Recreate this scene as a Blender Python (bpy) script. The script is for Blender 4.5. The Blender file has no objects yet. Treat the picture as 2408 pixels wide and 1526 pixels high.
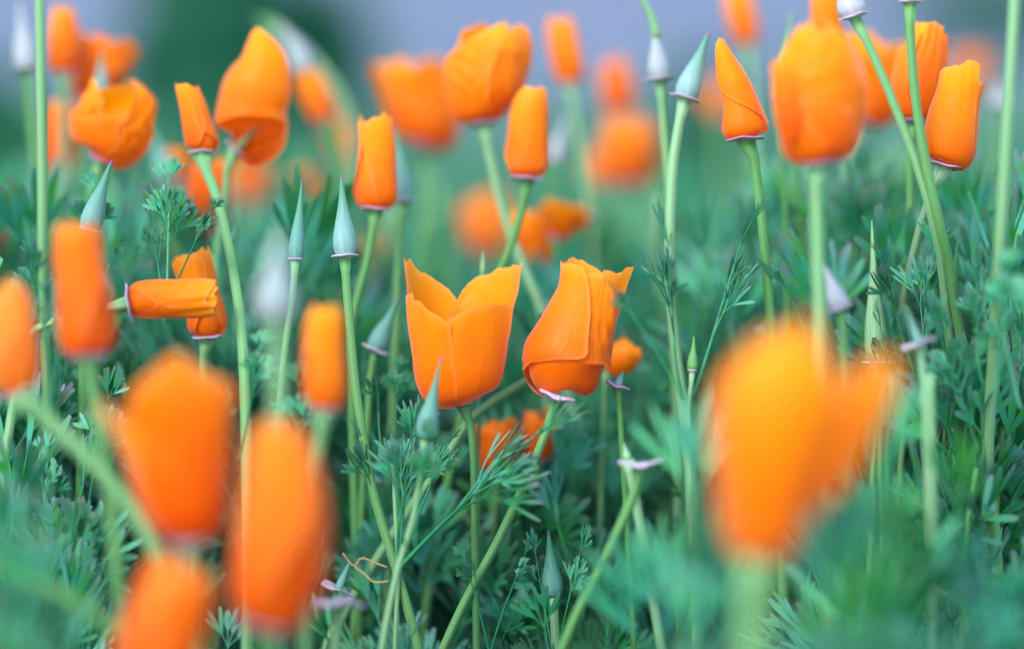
import bpy, math, random
import numpy as np
from mathutils import Vector

# ------------------------------------------------------------------ camera, world, sun, exposure
sc = bpy.context.scene
col = sc.collection
W, H = 2408.0, 1526.0
LENS, SENS, FOCUS, PITCH, HC = 100.0, 36.0, 0.80, math.radians(8.0), 0.285
MPP = SENS / LENS / W                      # metres per picture unit at one metre depth

cd = bpy.data.cameras.new('camera'); cam = bpy.data.objects.new('camera', cd); col.objects.link(cam)
cam.location = (0, 0, HC); cam.rotation_euler = (math.pi / 2 - PITCH, 0, 0)
cd.lens, cd.sensor_width = LENS, SENS
cd.clip_start, cd.clip_end = 0.02, 500
cd.dof.use_dof = True; cd.dof.focus_distance = FOCUS; cd.dof.aperture_fstop = 2.8
sc.camera = cam

SUN_EL, SUN_AZ = math.radians(46), math.radians(212)   # azimuth clockwise from +Y
wd = bpy.data.worlds.new('World'); sc.world = wd; wd.use_nodes = True
nt = wd.node_tree; nt.nodes.clear()
sky = nt.nodes.new('ShaderNodeTexSky'); sky.sky_type = 'NISHITA'; sky.sun_disc = False
sky.sun_elevation = SUN_EL; sky.sun_rotation = SUN_AZ; sky.air_density = 1.0; sky.dust_density = 1.0; sky.ozone_density = 1.8
bg = nt.nodes.new('ShaderNodeBackground'); bg.inputs['Strength'].default_value = 0.15
out = nt.nodes.new('ShaderNodeOutputWorld')
nt.links.new(sky.outputs[0], bg.inputs[0]); nt.links.new(bg.outputs[0], out.inputs[0])
ld = bpy.data.lights.new('sun', 'SUN'); ld.energy = 1.05; ld.angle = math.radians(24); ld.color = (1, 0.96, 0.9)
so = bpy.data.objects.new('sun', ld); col.objects.link(so); so.location = (0, -2, 3)
sdir = Vector((math.sin(SUN_AZ) * math.cos(SUN_EL), math.cos(SUN_AZ) * math.cos(SUN_EL), math.sin(SUN_EL)))
so.rotation_euler = (-sdir).to_track_quat('-Z', 'Y').to_euler()
sc.view_settings.view_transform = 'Standard'; sc.view_settings.look = 'None'
sc.view_settings.exposure = 1.93; sc.view_settings.gamma = 1
sc.render.engine = 'CYCLES'; sc.cycles.use_denoising = True
sc.cycles.max_bounces = 10; sc.cycles.transmission_bounces = 8; sc.cycles.transparent_max_bounces = 8

# ------------------------------------------------------------------ helpers
RNG = random.Random(7)
C0 = np.array([0, 0, HC]); CR = np.array([1.0, 0, 0])
CF = np.array([0, math.cos(PITCH), -math.sin(PITCH)]); CU = np.array([0, math.sin(PITCH), math.cos(PITCH)])

def at(x, y, d):
    """point of the place seen at (x, y) of the 2408 x 1526 survey picture, d metres along the view"""
    x, y, d = np.asarray(x, float), np.asarray(y, float), np.asarray(d, float)
    return (C0 + d[..., None] * CF + ((x - W / 2) * MPP * d)[..., None] * CR + ((H / 2 - y) * MPP * d)[..., None] * CU)

def mesh_np(name, V, F4=None, F3=None, uv=None, attrs=None, smooth=True):
    me = bpy.data.meshes.new(name)
    V = np.asarray(V, np.float32)
    q = np.asarray(F4, np.int32).reshape(-1, 4) if F4 is not None and len(F4) else np.zeros((0, 4), np.int32)
    t = np.asarray(F3, np.int32).reshape(-1, 3) if F3 is not None and len(F3) else np.zeros((0, 3), np.int32)
    me.vertices.add(len(V)); me.vertices.foreach_set('co', V.ravel())
    loops = np.concatenate([q.ravel(), t.ravel()]).astype(np.int32)
    me.loops.add(len(loops)); me.loops.foreach_set('vertex_index', loops)
    starts = np.concatenate([np.arange(len(q)) * 4, len(q) * 4 + np.arange(len(t)) * 3]).astype(np.int32)
    me.polygons.add(len(starts)); me.polygons.foreach_set('loop_start', starts)
    me.polygons.foreach_set('use_smooth', np.full(len(starts), smooth))
    me.update(calc_edges=True)
    if uv is not None:
        l = me.uv_layers.new(name='UVMap'); l.data.foreach_set('uv', np.asarray(uv, np.float32)[loops].ravel())
    for k, a in (attrs or {}).items():
        at_ = me.attributes.new(k, 'FLOAT', 'POINT'); at_.data.foreach_set('value', np.asarray(a, np.float32))
    me.validate()
    return me

def link(name, me, mat, parent=None):
    o = bpy.data.objects.new(name, me); col.objects.link(o)
    if me is not None and mat is not None and not me.materials: me.materials.append(mat)
    if parent is not None: o.parent = parent
    return o

def thing(name, label, cat, loc, group=None):
    o = bpy.data.objects.new(name, None); col.objects.link(o); o.location = tuple(loc)
    o.empty_display_size = 0.01; o['label'] = label; o['category'] = cat
    if group: o['group'] = group
    return o

def spline(P, n):
    """Catmull-Rom through the rows of P, n samples even in arc length"""
    P = np.asarray(P, float)
    if len(P) == 2: return P[0] + (P[1] - P[0]) * np.linspace(0, 1, n)[:, None]
    Q = np.vstack([2 * P[0] - P[1], P, 2 * P[-1] - P[-2]])
    res = []
    for i in range(1, len(Q) - 2):
        t = np.linspace(0, 1, 14, endpoint=False)[:, None]
        a, b, c, d = Q[i - 1], Q[i], Q[i + 1], Q[i + 2]
        res.append(0.5 * (2 * b + (c - a) * t + (2 * a - 5 * b + 4 * c - d) * t ** 2 + (3 * b - a - 3 * c + d) * t ** 3))
    R = np.vstack(res + [P[-1:]])
    k = min(3, R.shape[1])
    s = np.concatenate([[0], np.cumsum(np.linalg.norm(np.diff(R[:, :k], axis=0), axis=1))])
    u = np.linspace(0, s[-1], n)
    return np.stack([np.interp(u, s, R[:, j]) for j in range(R.shape[1])], 1)

def grid_faces(nu, nv, wrap=False):
    i, j = np.meshgrid(np.arange(nu if wrap else nu - 1), np.arange(nv - 1), indexing='ij')
    i2 = (i + 1) % nu
    return np.stack([i * nv + j, i2 * nv + j, i2 * nv + j + 1, i * nv + j + 1], -1).reshape(-1, 4)

def tube(path, rad, sides=12, ridge=0.13, lobes=5):
    """ridged tube along path (n,3) with radii (n,)"""
    path = np.asarray(path, float); n = len(path)
    T = np.gradient(path, axis=0); T /= np.linalg.norm(T, axis=1)[:, None] + 1e-12
    ref = np.array([0.31, 0.95, 0.05]); A = np.cross(T, ref); A /= np.linalg.norm(A, axis=1)[:, None]
    B = np.cross(T, A)
    th = np.linspace(0, 2 * math.pi, sides, endpoint=False)
    R = np.asarray(rad)[None, :] * (1 + ridge * np.cos(lobes * th))[:, None]
    V = path[None] + R[..., None] * (np.cos(th)[:, None, None] * A[None] + np.sin(th)[:, None, None] * B[None])
    uv = np.stack(np.broadcast_arrays((th / (2 * math.pi))[:, None], np.linspace(0, 1, n)[None]), -1).reshape(-1, 2)
    V = V.reshape(-1, 3)
    F = grid_faces(sides, n, True)
    V = np.vstack([V, path[:1], path[-1:]]); a, b = len(V) - 2, len(V) - 1
    i = np.arange(sides); i2 = (i + 1) % sides
    F3 = np.vstack([np.stack([i2 * n, i * n, np.full(sides, a)], 1), np.stack([i * n + n - 1, i2 * n + n - 1, np.full(sides, b)], 1)])
    uv = np.vstack([uv, [[0, 0], [0, 1]]])
    return V, F, F3, uv

# ------------------------------------------------------------------ materials
def new_mat(name):
    m = bpy.data.materials.new(name); m.use_nodes = True; m.node_tree.nodes.clear()
    return m, m.node_tree

def N(t, kind, **kw):
    n = t.nodes.new(kind)
    for k, v in kw.items():
        if k.startswith('i_'): n.inputs[k[2:].replace('_', ' ')].default_value = v
        else: setattr(n, k, v)
    return n

def ramp(t, fac, stops):
    r = t.nodes.new('ShaderNodeValToRGB'); e = r.color_ramp.elements
    while len(e) < len(stops): e.new(0.5)
    for k, (p, c) in enumerate(stops): e[k].position = p; e[k].color = (*c, 1)
    t.links.new(fac, r.inputs[0]); return r.outputs[0]

def leafy(t, colour, rough, trans, bump=None, sheen=0.0, sheen_tint=(1, 1, 1), spec=0.4, tcol=None):
    p = N(t, 'ShaderNodeBsdfPrincipled'); p.inputs['Roughness'].default_value = rough
    p.inputs['Specular IOR Level'].default_value = spec
    p.inputs['Sheen Weight'].default_value = sheen; p.inputs['Sheen Roughness'].default_value = 0.4
    p.inputs['Sheen Tint'].default_value = (*sheen_tint, 1)
    t.links.new(colour, p.inputs['Base Color'])
    o = N(t, 'ShaderNodeOutputMaterial')
    if bump is not None: t.links.new(bump, p.inputs['Normal'])
    if trans > 0:
        tr = N(t, 'ShaderNodeBsdfTranslucent'); t.links.new(tcol if tcol is not None else colour, tr.inputs[0])
        if bump is not None: t.links.new(bump, tr.inputs['Normal'])
        mx = N(t, 'ShaderNodeMixShader'); mx.inputs[0].default_value = trans
        t.links.new(p.outputs[0], mx.inputs[1]); t.links.new(tr.outputs[0], mx.inputs[2]); t.links.new(mx.outputs[0], o.inputs[0])
    else: t.links.new(p.outputs[0], o.inputs[0])

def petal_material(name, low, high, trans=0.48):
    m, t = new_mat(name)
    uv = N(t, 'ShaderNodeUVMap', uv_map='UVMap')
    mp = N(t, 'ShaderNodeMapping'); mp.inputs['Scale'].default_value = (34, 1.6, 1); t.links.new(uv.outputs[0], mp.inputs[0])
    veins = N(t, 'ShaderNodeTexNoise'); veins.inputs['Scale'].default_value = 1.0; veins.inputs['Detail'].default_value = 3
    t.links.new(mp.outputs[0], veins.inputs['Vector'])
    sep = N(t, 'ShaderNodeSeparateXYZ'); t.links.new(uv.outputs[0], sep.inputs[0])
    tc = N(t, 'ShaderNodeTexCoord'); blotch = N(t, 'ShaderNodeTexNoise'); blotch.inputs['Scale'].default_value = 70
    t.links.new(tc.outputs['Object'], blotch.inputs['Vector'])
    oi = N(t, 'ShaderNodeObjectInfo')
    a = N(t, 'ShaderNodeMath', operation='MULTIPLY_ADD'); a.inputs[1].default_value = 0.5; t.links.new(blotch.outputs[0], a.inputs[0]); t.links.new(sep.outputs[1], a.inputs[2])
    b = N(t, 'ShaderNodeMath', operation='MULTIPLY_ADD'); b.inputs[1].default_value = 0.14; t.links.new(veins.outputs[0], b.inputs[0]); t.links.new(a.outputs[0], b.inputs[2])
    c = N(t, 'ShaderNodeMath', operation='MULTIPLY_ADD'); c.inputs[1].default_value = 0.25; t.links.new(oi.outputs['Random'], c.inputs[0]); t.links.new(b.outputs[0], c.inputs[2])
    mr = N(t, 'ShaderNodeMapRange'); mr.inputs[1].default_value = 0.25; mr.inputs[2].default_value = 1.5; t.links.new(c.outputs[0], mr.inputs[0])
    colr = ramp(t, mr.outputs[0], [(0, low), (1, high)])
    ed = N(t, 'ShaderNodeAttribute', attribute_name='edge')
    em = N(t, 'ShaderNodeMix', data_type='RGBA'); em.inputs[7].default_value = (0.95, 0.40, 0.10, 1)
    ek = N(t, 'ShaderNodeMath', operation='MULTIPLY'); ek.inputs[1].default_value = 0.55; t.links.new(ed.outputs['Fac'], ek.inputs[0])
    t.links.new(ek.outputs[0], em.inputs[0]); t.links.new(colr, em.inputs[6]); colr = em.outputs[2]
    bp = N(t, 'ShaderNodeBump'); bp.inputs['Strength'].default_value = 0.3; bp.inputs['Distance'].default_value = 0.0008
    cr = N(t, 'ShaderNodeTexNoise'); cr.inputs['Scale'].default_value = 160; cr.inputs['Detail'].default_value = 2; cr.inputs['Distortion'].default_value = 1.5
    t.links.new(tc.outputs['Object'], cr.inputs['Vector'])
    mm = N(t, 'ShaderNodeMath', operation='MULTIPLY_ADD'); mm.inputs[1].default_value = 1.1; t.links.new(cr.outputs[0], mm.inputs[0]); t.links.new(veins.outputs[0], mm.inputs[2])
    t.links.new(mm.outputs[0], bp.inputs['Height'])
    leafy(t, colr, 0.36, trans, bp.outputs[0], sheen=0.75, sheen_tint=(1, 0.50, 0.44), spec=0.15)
    return m

M = {}
M['petal'] = petal_material('petal_orange', (0.78, 0.088, 0.0), (0.96, 0.36, 0.0))
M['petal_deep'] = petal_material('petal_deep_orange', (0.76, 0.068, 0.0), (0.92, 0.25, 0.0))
M['petal_pale'] = petal_material('petal_pale_orange', (0.84, 0.17, 0.012), (0.93, 0.33, 0.03))

def stem_material(name, c1, c2, bloom, top=None):
    m, t = new_mat(name)
    uv = N(t, 'ShaderNodeUVMap', uv_map='UVMap')
    mp = N(t, 'ShaderNodeMapping'); mp.inputs['Scale'].default_value = (20, 1.2, 1); t.links.new(uv.outputs[0], mp.inputs[0])
    n = N(t, 'ShaderNodeTexNoise'); n.inputs['Scale'].default_value = 1.6; n.inputs['Detail'].default_value = 4; t.links.new(mp.outputs[0], n.inputs['Vector'])
    oi = N(t, 'ShaderNodeObjectInfo')
    a = N(t, 'ShaderNodeMath', operation='MULTIPLY_ADD'); a.inputs[1].default_value = 0.5; a.inputs[2].default_value = -0.25; t.links.new(oi.outputs['Random'], a.inputs[0])
    b = N(t, 'ShaderNodeMath', operation='ADD'); t.links.new(a.outputs[0], b.inputs[0]); t.links.new(n.outputs[0], b.inputs[1])
    colr = ramp(t, b.outputs[0], [(0.15, c1), (0.55, c2), (0.85, bloom)])
    if top:
        sp = N(t, 'ShaderNodeSeparateXYZ'); t.links.new(uv.outputs[0], sp.inputs[0])
        mr = N(t, 'ShaderNodeMapRange'); mr.inputs[1].default_value = 0.25; mr.inputs[2].default_value = 0.95; t.links.new(sp.outputs[1], mr.inputs[0])
        tm = N(t, 'ShaderNodeMix', data_type='RGBA'); tm.inputs[7].default_value = (*top, 1)
        t.links.new(mr.outputs[0], tm.inputs[0]); t.links.new(colr, tm.inputs[6]); colr = tm.outputs[2]
    bp = N(t, 'ShaderNodeBump'); bp.inputs['Strength'].default_value = 0.2; bp.inputs['Distance'].default_value = 0.0005; t.links.new(n.outputs[0], bp.inputs['Height'])
    leafy(t, colr, 0.5, 0.15, bp.outputs[0], sheen=0.1, sheen_tint=(0.85, 1, 0.95), spec=0.22)
    return m
M['stem'] = stem_material('stem_green', (0.055, 0.20, 0.045), (0.135, 0.32, 0.11), (0.28, 0.46, 0.27))
M['stem_dark'] = stem_material('stem_dark_green', (0.05, 0.17, 0.05), (0.10, 0.25, 0.09), (0.17, 0.33, 0.17))
M['calyx'] = stem_material('calyx_blue_green', (0.07, 0.22, 0.17), (0.15, 0.32, 0.28), (0.26, 0.40, 0.40), top=(0.06, 0.24, 0.12))
M['calyx_pale'] = stem_material('calyx_pale', (0.24, 0.31, 0.29), (0.34, 0.36, 0.38), (0.44, 0.41, 0.47))
M['rim'] = stem_material('rim_pink', (0.42, 0.20, 0.36), (0.50, 0.28, 0.46), (0.58, 0.42, 0.56))
M['rim_pale'] = stem_material('rim_pale', (0.36, 0.28, 0.36), (0.46, 0.38, 0.47), (0.54, 0.48, 0.55))
M['tip'] = stem_material('tip_purple', (0.22, 0.06, 0.18), (0.30, 0.09, 0.24), (0.36, 0.14, 0.3))
M['dry'] = stem_material('dry_filament', (0.30, 0.16, 0.05), (0.42, 0.24, 0.09), (0.5, 0.32, 0.14))
M['pistil'] = stem_material('pistil_olive', (0.10, 0.12, 0.03), (0.16, 0.17, 0.05), (0.22, 0.2, 0.08))

def leaf_material(name, dark, mid, light, tipc):
    m, t = new_mat(name)
    av = N(t, 'ShaderNodeAttribute', attribute_name='var'); at_ = N(t, 'ShaderNodeAttribute', attribute_name='tip')
    tc = N(t, 'ShaderNodeTexCoord'); nz = N(t, 'ShaderNodeTexNoise'); nz.inputs['Scale'].default_value = 14
    nz.inputs['Detail'].default_value = 3; t.links.new(tc.outputs['Object'], nz.inputs['Vector'])
    oi = N(t, 'ShaderNodeObjectInfo')
    a = N(t, 'ShaderNodeMath', operation='ADD'); t.links.new(av.outputs['Fac'], a.inputs[0]); t.links.new(oi.outputs['Random'], a.inputs[1])
    f = N(t, 'ShaderNodeMath', operation='FRACT'); t.links.new(a.outputs[0], f.inputs[0])
    g = N(t, 'ShaderNodeMath', operation='MULTIPLY_ADD'); g.inputs[1].default_value = 0.5; t.links.new(nz.outputs[0], g.inputs[0])
    h = N(t, 'ShaderNodeMath', operation='MULTIPLY'); h.inputs[1].default_value = 0.75; t.links.new(f.outputs[0], h.inputs[0]); t.links.new(h.outputs[0], g.inputs[2])
    colr = ramp(t, g.outputs[0], [(0.1, dark), (0.55, mid), (1.0, light)])
    n3 = N(t, 'ShaderNodeTexNoise'); n3.inputs['Scale'].default_value = 30; t.links.new(tc.outputs['Object'], n3.inputs['Vector'])
    hm = N(t, 'ShaderNodeMapRange'); hm.inputs[1].default_value = 0.3; hm.inputs[2].default_value = 0.7; hm.inputs[3].default_value = 0.435; hm.inputs[4].default_value = 0.55
    t.links.new(n3.outputs[0], hm.inputs[0])
    hs = N(t, 'ShaderNodeHueSaturation'); t.links.new(hm.outputs[0], hs.inputs['Hue']); t.links.new(colr, hs.inputs['Color']); colr = hs.outputs[0]
    mx = N(t, 'ShaderNodeMix', data_type='RGBA'); mx.inputs[7].default_value = (*tipc, 1)
    k = N(t, 'ShaderNodeMath', operation='MULTIPLY'); k.inputs[1].default_value = 0.6; t.links.new(at_.outputs['Fac'], k.inputs[0])
    t.links.new(k.outputs[0], mx.inputs[0]); t.links.new(colr, mx.inputs[6])
    leafy(t, mx.outputs[2], 0.5, 0.3, None, sheen=0.08, sheen_tint=(0.8, 0.95, 1), spec=0.2)
    return m
M['leaf'] = leaf_material('leaf_green', (0.008, 0.11, 0.042), (0.026, 0.245, 0.108), (0.10, 0.43, 0.26), (0.30, 0.14, 0.28))
M['shrub'] = leaf_material('shrub_green', (0.004, 0.055, 0.035), (0.008, 0.10, 0.055), (0.02, 0.19, 0.085), (0.03, 0.12, 0.05))

def ground_material(name, c1, c2, c3, scale):
    m, t = new_mat(name)
    tc = N(t, 'ShaderNodeTexCoord'); n = N(t, 'ShaderNodeTexNoise'); n.inputs['Scale'].default_value = scale; n.inputs['Detail'].default_value = 8
    t.links.new(tc.outputs['Object'], n.inputs['Vector'])
    n2 = N(t, 'ShaderNodeTexNoise'); n2.inputs['Scale'].default_value = scale * 14; n2.inputs['Detail'].default_value = 6; t.links.new(tc.outputs['Object'], n2.inputs['Vector'])
    a = N(t, 'ShaderNodeMath', operation='MULTIPLY_ADD'); a.inputs[1].default_value = 0.5; t.links.new(n2.outputs[0], a.inputs[0])
    b = N(t, 'ShaderNodeMath', operation='MULTIPLY'); b.inputs[1].default_value = 0.6; t.links.new(n.outputs[0], b.inputs[0]); t.links.new(b.outputs[0], a.inputs[2])
    colr = ramp(t, a.outputs[0], [(0.42, c1), (0.54, c2), (0.68, c3)])
    bp = N(t, 'ShaderNodeBump'); bp.inputs['Distance'].default_value = 0.01; t.links.new(n2.outputs[0], bp.inputs['Height'])
    leafy(t, colr, 0.9, 0, bp.outputs[0], spec=0.2)
    return m
M['soil'] = ground_material('soil', (0.020, 0.07, 0.035), (0.035, 0.12, 0.06), (0.07, 0.15, 0.075), 3)
M['gravel'] = ground_material('pale_gravel', (0.058, 0.11, 0.11), (0.10, 0.125, 0.17), (0.18, 0.168, 0.24), 1.6)

# ------------------------------------------------------------------ the setting
def sheet(name, x0, x1, y0, y1, z, mat, nx=2, ny=2, label=None):
    X, Y = np.meshgrid(np.linspace(x0, x1, nx), np.linspace(y0, y1, ny), indexing='ij')
    Z = z + 0 * X
    o = link(name, mesh_np(name, np.stack([X, Y, Z], -1).reshape(-1, 3), grid_faces(nx, ny)), mat)
    o['kind'] = 'structure'
    if label: o['label'] = label
    return o
sheet('ground', -120, 120, -20, 300, 0.0, M['soil'], label='dark soil under the poppies')
sheet('path', -60, 60, 4.3, 60, 0.004, M['gravel'], label='pale gravel path beyond the poppies')

# ------------------------------------------------------------------ poppy builder
def to_ground(pts, d, seed):
    """picture points (x, y[, d]) -> world path carried on down to the soil"""
    r = random.Random(seed)
    P = [at(p[0], p[1], p[2] if len(p) > 2 else d) for p in pts]
    if len(P) == 1: P.append(P[0] + np.array([0, 0, -0.03]))
    a, b = P[-2], P[-1]; v = b - a
    if b[2] > 0.004:
        sl = np.clip(v[:2] / max(abs(v[2]), 1e-3), -0.9, 0.9)
        m = b.copy(); m[:2] += sl * b[2] * 0.38; m[2] = b[2] * 0.5; P.append(m)
        g = m.copy(); g[:2] += sl * b[2] * 0.16 + np.array([r.uniform(-.004, .004), r.uniform(-.004, .004)]); g[2] = -0.006; P.append(g)
    return np.array(P)

def basis(ax):
    ax = ax / np.linalg.norm(ax); a = np.cross(ax, CF); a /= np.linalg.norm(a); return ax, a, np.cross(ax, a)

def lathe(origin, ax, prof, sides=20, wob=0.0, seed=0):
    """prof rows (height along the axis, radius); returns V, F, F3, uv"""
    r = random.Random(seed); ax, a, b = basis(ax); prof = np.asarray(prof, float); n = len(prof)
    th = np.linspace(0, 2 * math.pi, sides, endpoint=False)
    p1, p2 = r.uniform(0, 6), r.uniform(0, 6)
    wv = wob * (np.sin(2 * th + p1) + 0.6 * np.sin(5 * th + p2))
    mx = prof[:, 1].max()
    Z = prof[None, :, 0] + (wv[:, None] * (prof[None, :, 1] / mx) ** 2) * mx
    R = prof[None, :, 1] * (1 + 0.5 * wv[:, None] * (prof[None, :, 1] / mx) ** 2)
    V = origin + Z[..., None] * ax + R[..., None] * (np.cos(th)[:, None, None] * a + np.sin(th)[:, None, None] * b)
    uv = np.stack(np.broadcast_arrays((th / 6.2832)[:, None], np.linspace(0, 1, n)[None]), -1).reshape(-1, 2)
    return V.reshape(-1, 3), grid_faces(sides, n, True), None, uv

def add_part(name, geo, mat, parent, label=None):
    V, F, F3, uv = geo[:4]
    w = np.array(parent.location) if parent.parent is None else np.array(parent.parent.location)
    o = link(name, mesh_np(name, V - w, F, F3, uv, geo[4] if len(geo) > 4 else None), mat, parent)
    if label: o['label'] = label
    return o

def smoothstep(x): x = np.clip(x, 0, 1); return x * x * (3 - 2 * x)

def petal_geo(spine, d, e0, e1, tops, off=0.0, flat=0.85, ripple=0.02, pleat=0.0, curl=0.0, flare=0.0, seed=0, nu=26, nv=30, spiral=0.0, tuck0=0.0, tuck1=0.0, bots=None, crumple=0.0):
    r = random.Random(seed)
    S = spline(np.array(spine, float), 80)
    # arc length over the two picture axes only
    seg = np.concatenate([[0], np.cumsum(np.linalg.norm(np.diff(S[:, :2], axis=0), axis=1))]); hh = seg / seg[-1]
    T = np.gradient(S[:, :2], axis=0); T /= np.linalg.norm(T, axis=1)[:, None] + 1e-9
    k = np.ones(9) / 9
    T = np.stack([np.convolve(np.pad(T[:, j], 4, mode='edge'), k, 'valid') for j in (0, 1)], 1)
    s = np.linspace(0, 1, nu)[:, None]; t = np.linspace(0, 1, nv)[None]
    tp = np.array(tops, float); tv = spline(tp, 60); top = (0.5 * np.interp(s[:, 0], tv[:, 0], tv[:, 1]) + 0.5 * np.interp(s[:, 0], tp[:, 0], tp[:, 1]))[:, None]
    top = top * (1 + .006 * np.sin(6.28 * (2.7 + seed % 3) * s + seed + 2 * s * s) + .005 * np.sin(6.28 * 7.9 * s * s + 2.3 * seed))
    bot = 0.0
    if bots is not None: bv = spline(np.array(bots, float), 40); bot = np.interp(s[:, 0], bv[:, 0], bv[:, 1])[:, None]
    h = bot + t * (top - bot)
    def edge(e): e = np.array(e, float); return np.interp(h, e[:, 0], e[:, 1])
    A, B = edge(e0), edge(e1)
    th = np.radians(A + (B - A) * s)
    f = lambda c: np.interp(h, hh, c)
    cx, cy, hw, tx, ty = f(S[:, 0]), f(S[:, 1]), f(S[:, 2]), f(T[:, 0]), f(T[:, 1])
    over = np.maximum(h - 1, 0) * seg[-1]; cx = cx + over * tx; cy = cy + over * ty
    rip = 0
    for q in range(4):
        ku, kv, ph = r.uniform(.6, 2.6), r.uniform(.4, 2.0), r.uniform(0, 6.28)
        rip = rip + np.sin(6.28 * (ku * s + kv * t) + ph) / 4
    pl = np.sin(6.28 * (r.uniform(4.5, 6.5) * s + 0.4 * t) + r.uniform(0, 6)) * smoothstep((t - .35) / .6)
    e = np.abs(2 * s - 1); cm = 0
    if crumple:
        for q in range(7):
            ku, kv, ph, pw = r.uniform(2, 6), r.uniform(-5, 6), r.uniform(0, 6.28), r.uniform(0, 6.28)
            cm = cm + np.abs(np.sin(3.14 * (ku * s + kv * t) + ph + 1.2 * np.sin(3 * t + 5 * s + pw))) - .6
        cm = cm / 3 * smoothstep(t / .5)
    R = hw * (1 + off + ripple * rip * (0.3 + t) + pleat * pl + curl * e ** 5 * smoothstep(t / .25) + flare * t ** 6 + spiral * (s - .5) + crumple * cm
              - tuck0 * smoothstep(1 - s / .3) * smoothstep(t / .3) - tuck1 * smoothstep(1 - (1 - s) / .3) * smoothstep(t / .3))
    nx, ny = -ty, tx
    X = cx + nx * R * np.cos(th); Y = cy + ny * R * np.cos(th)
    V = at(X, Y, np.full_like(X, d)) + (R * MPP * d * flat * np.sin(th))[..., None] * CF
    uv = np.stack([s + 0 * t, h], -1).reshape(-1, 2)
    return V.reshape(-1, 3), grid_faces(nu, nv), None, uv, dict(edge=np.maximum(e ** 22 * smoothstep(t / .2), t ** 30).ravel())

def furl(seed, rot=None, hand=1, twist=38, jag=0.05, span=(225, 205, 190, 185), fan=0.75, ripple=0.045, pleat=0.0, openness=0.0):
    """four petals rolled round each other, broad at the top and narrow at the foot"""
    r = random.Random(seed); P = []
    if rot is None: rot = 270 + hand * (span[0] / 2 + r.uniform(-38, 12))
    for i, (c, o) in enumerate(((rot, 0.03), (rot + 180, -.05), (rot + 90, -.14), (rot + 270, -.18))):
        w = span[i] / 2; L, R_ = [], []
        for h in (0, .08, .18, .3, .45, .6, .8, 1.1):
            k0 = (0.30, 0.55, 0.85, 0.85)[i]; k = k0 + (1 - k0) * float(smoothstep(np.array(h / fan)))
            tw = hand * twist * h
            L.append((h, c - w * k * (1.0 if hand > 0 else .9) + tw)); R_.append((h, c + w * k + tw))
        ns = 9; dt = jag * 1.1 * r.random(); tops = [(j / (ns - 1), 1 - dt - jag * r.random() - (0.05 + jag) * abs(2 * j / (ns - 1) - 1) ** 3 - (0.04 if i > 1 else 0) * r.random()) for j in range(ns)]
        P.append(dict(e0=L, e1=R_, tops=tops, off=o * (1 - openness), ripple=ripple * (1 if i < 2 else 2), pleat=pleat, curl=0.05 if i < 2 else 0.0, spiral=.10 * hand, flare=.35 * openness, crumple=.05 * openness))
    return P

POPPIES = 0
def poppy(label, d, spine, stem, petals=None, rim=34, rim_mat='rim', mat='petal', stem_w=11, stem_mat='stem', cup=18, group=None, pistil=False, stem_from=None, flat=0.85, res=1.0, **fk):
    global POPPIES; POPPIES += 1; seed = 100 + POPPIES
    if petals is None: fk['jag'] = fk.get('jag', .05) * 1.5 + .02; petals = furl(seed, **fk)
    stem_w = stem_w * .8
    base = at(spine[0][0], spine[0][1], d); up = at(spine[min(2, len(spine) - 1)][0], spine[min(2, len(spine) - 1)][1], d) - base
    up /= np.linalg.norm(up); px = MPP * d
    path = to_ground([stem_from or (spine[0][0], spine[0][1])] + list(stem), d, seed)
    if not stem_from: path[0] = base - up * 2 * px
    root = thing('poppy_flower', label, 'flower', (path[-1][0], path[-1][1], 0.0), group)
    pts = spline(path, 40)
    s = np.linalg.norm(pts - pts[0], axis=1)
    rad = stem_w * px * (1 + 0.12 * np.clip(s / 0.15, 0, 1))
    rad = rad * (1 + 1.1 * np.exp(-s / (cup * px)))
    st = add_part('stem', tube(pts, rad, 15), M[stem_mat], root)
    if rim:
        rp = [(-7, stem_w * 1.6), (-4, rim * .62), (-2.6, rim * .95), (-1.2, rim), (0.4, rim * .97), (1.2, rim * .8), (1.5, rim * .3), (2, 1)]
        add_part('rim', lathe(base, up, np.array(rp) * px, 28, 0.05, seed), M[rim_mat], root)
    for k, p in enumerate(petals):
        p = dict(p); pm = p.pop('mat', mat)
        add_part('petal', petal_geo(spine, d, flat=flat, seed=seed * 7 + k, nu=int(34 * res), nv=int(40 * res), **p), M[pm], root)
    if pistil:
        add_part('pistil', lathe(base, up, np.array([(0, 12), (20, 13), (45, 8), (70, 4), (80, 1)]) * px, 12), M['pistil'], root)
    return root

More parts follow.
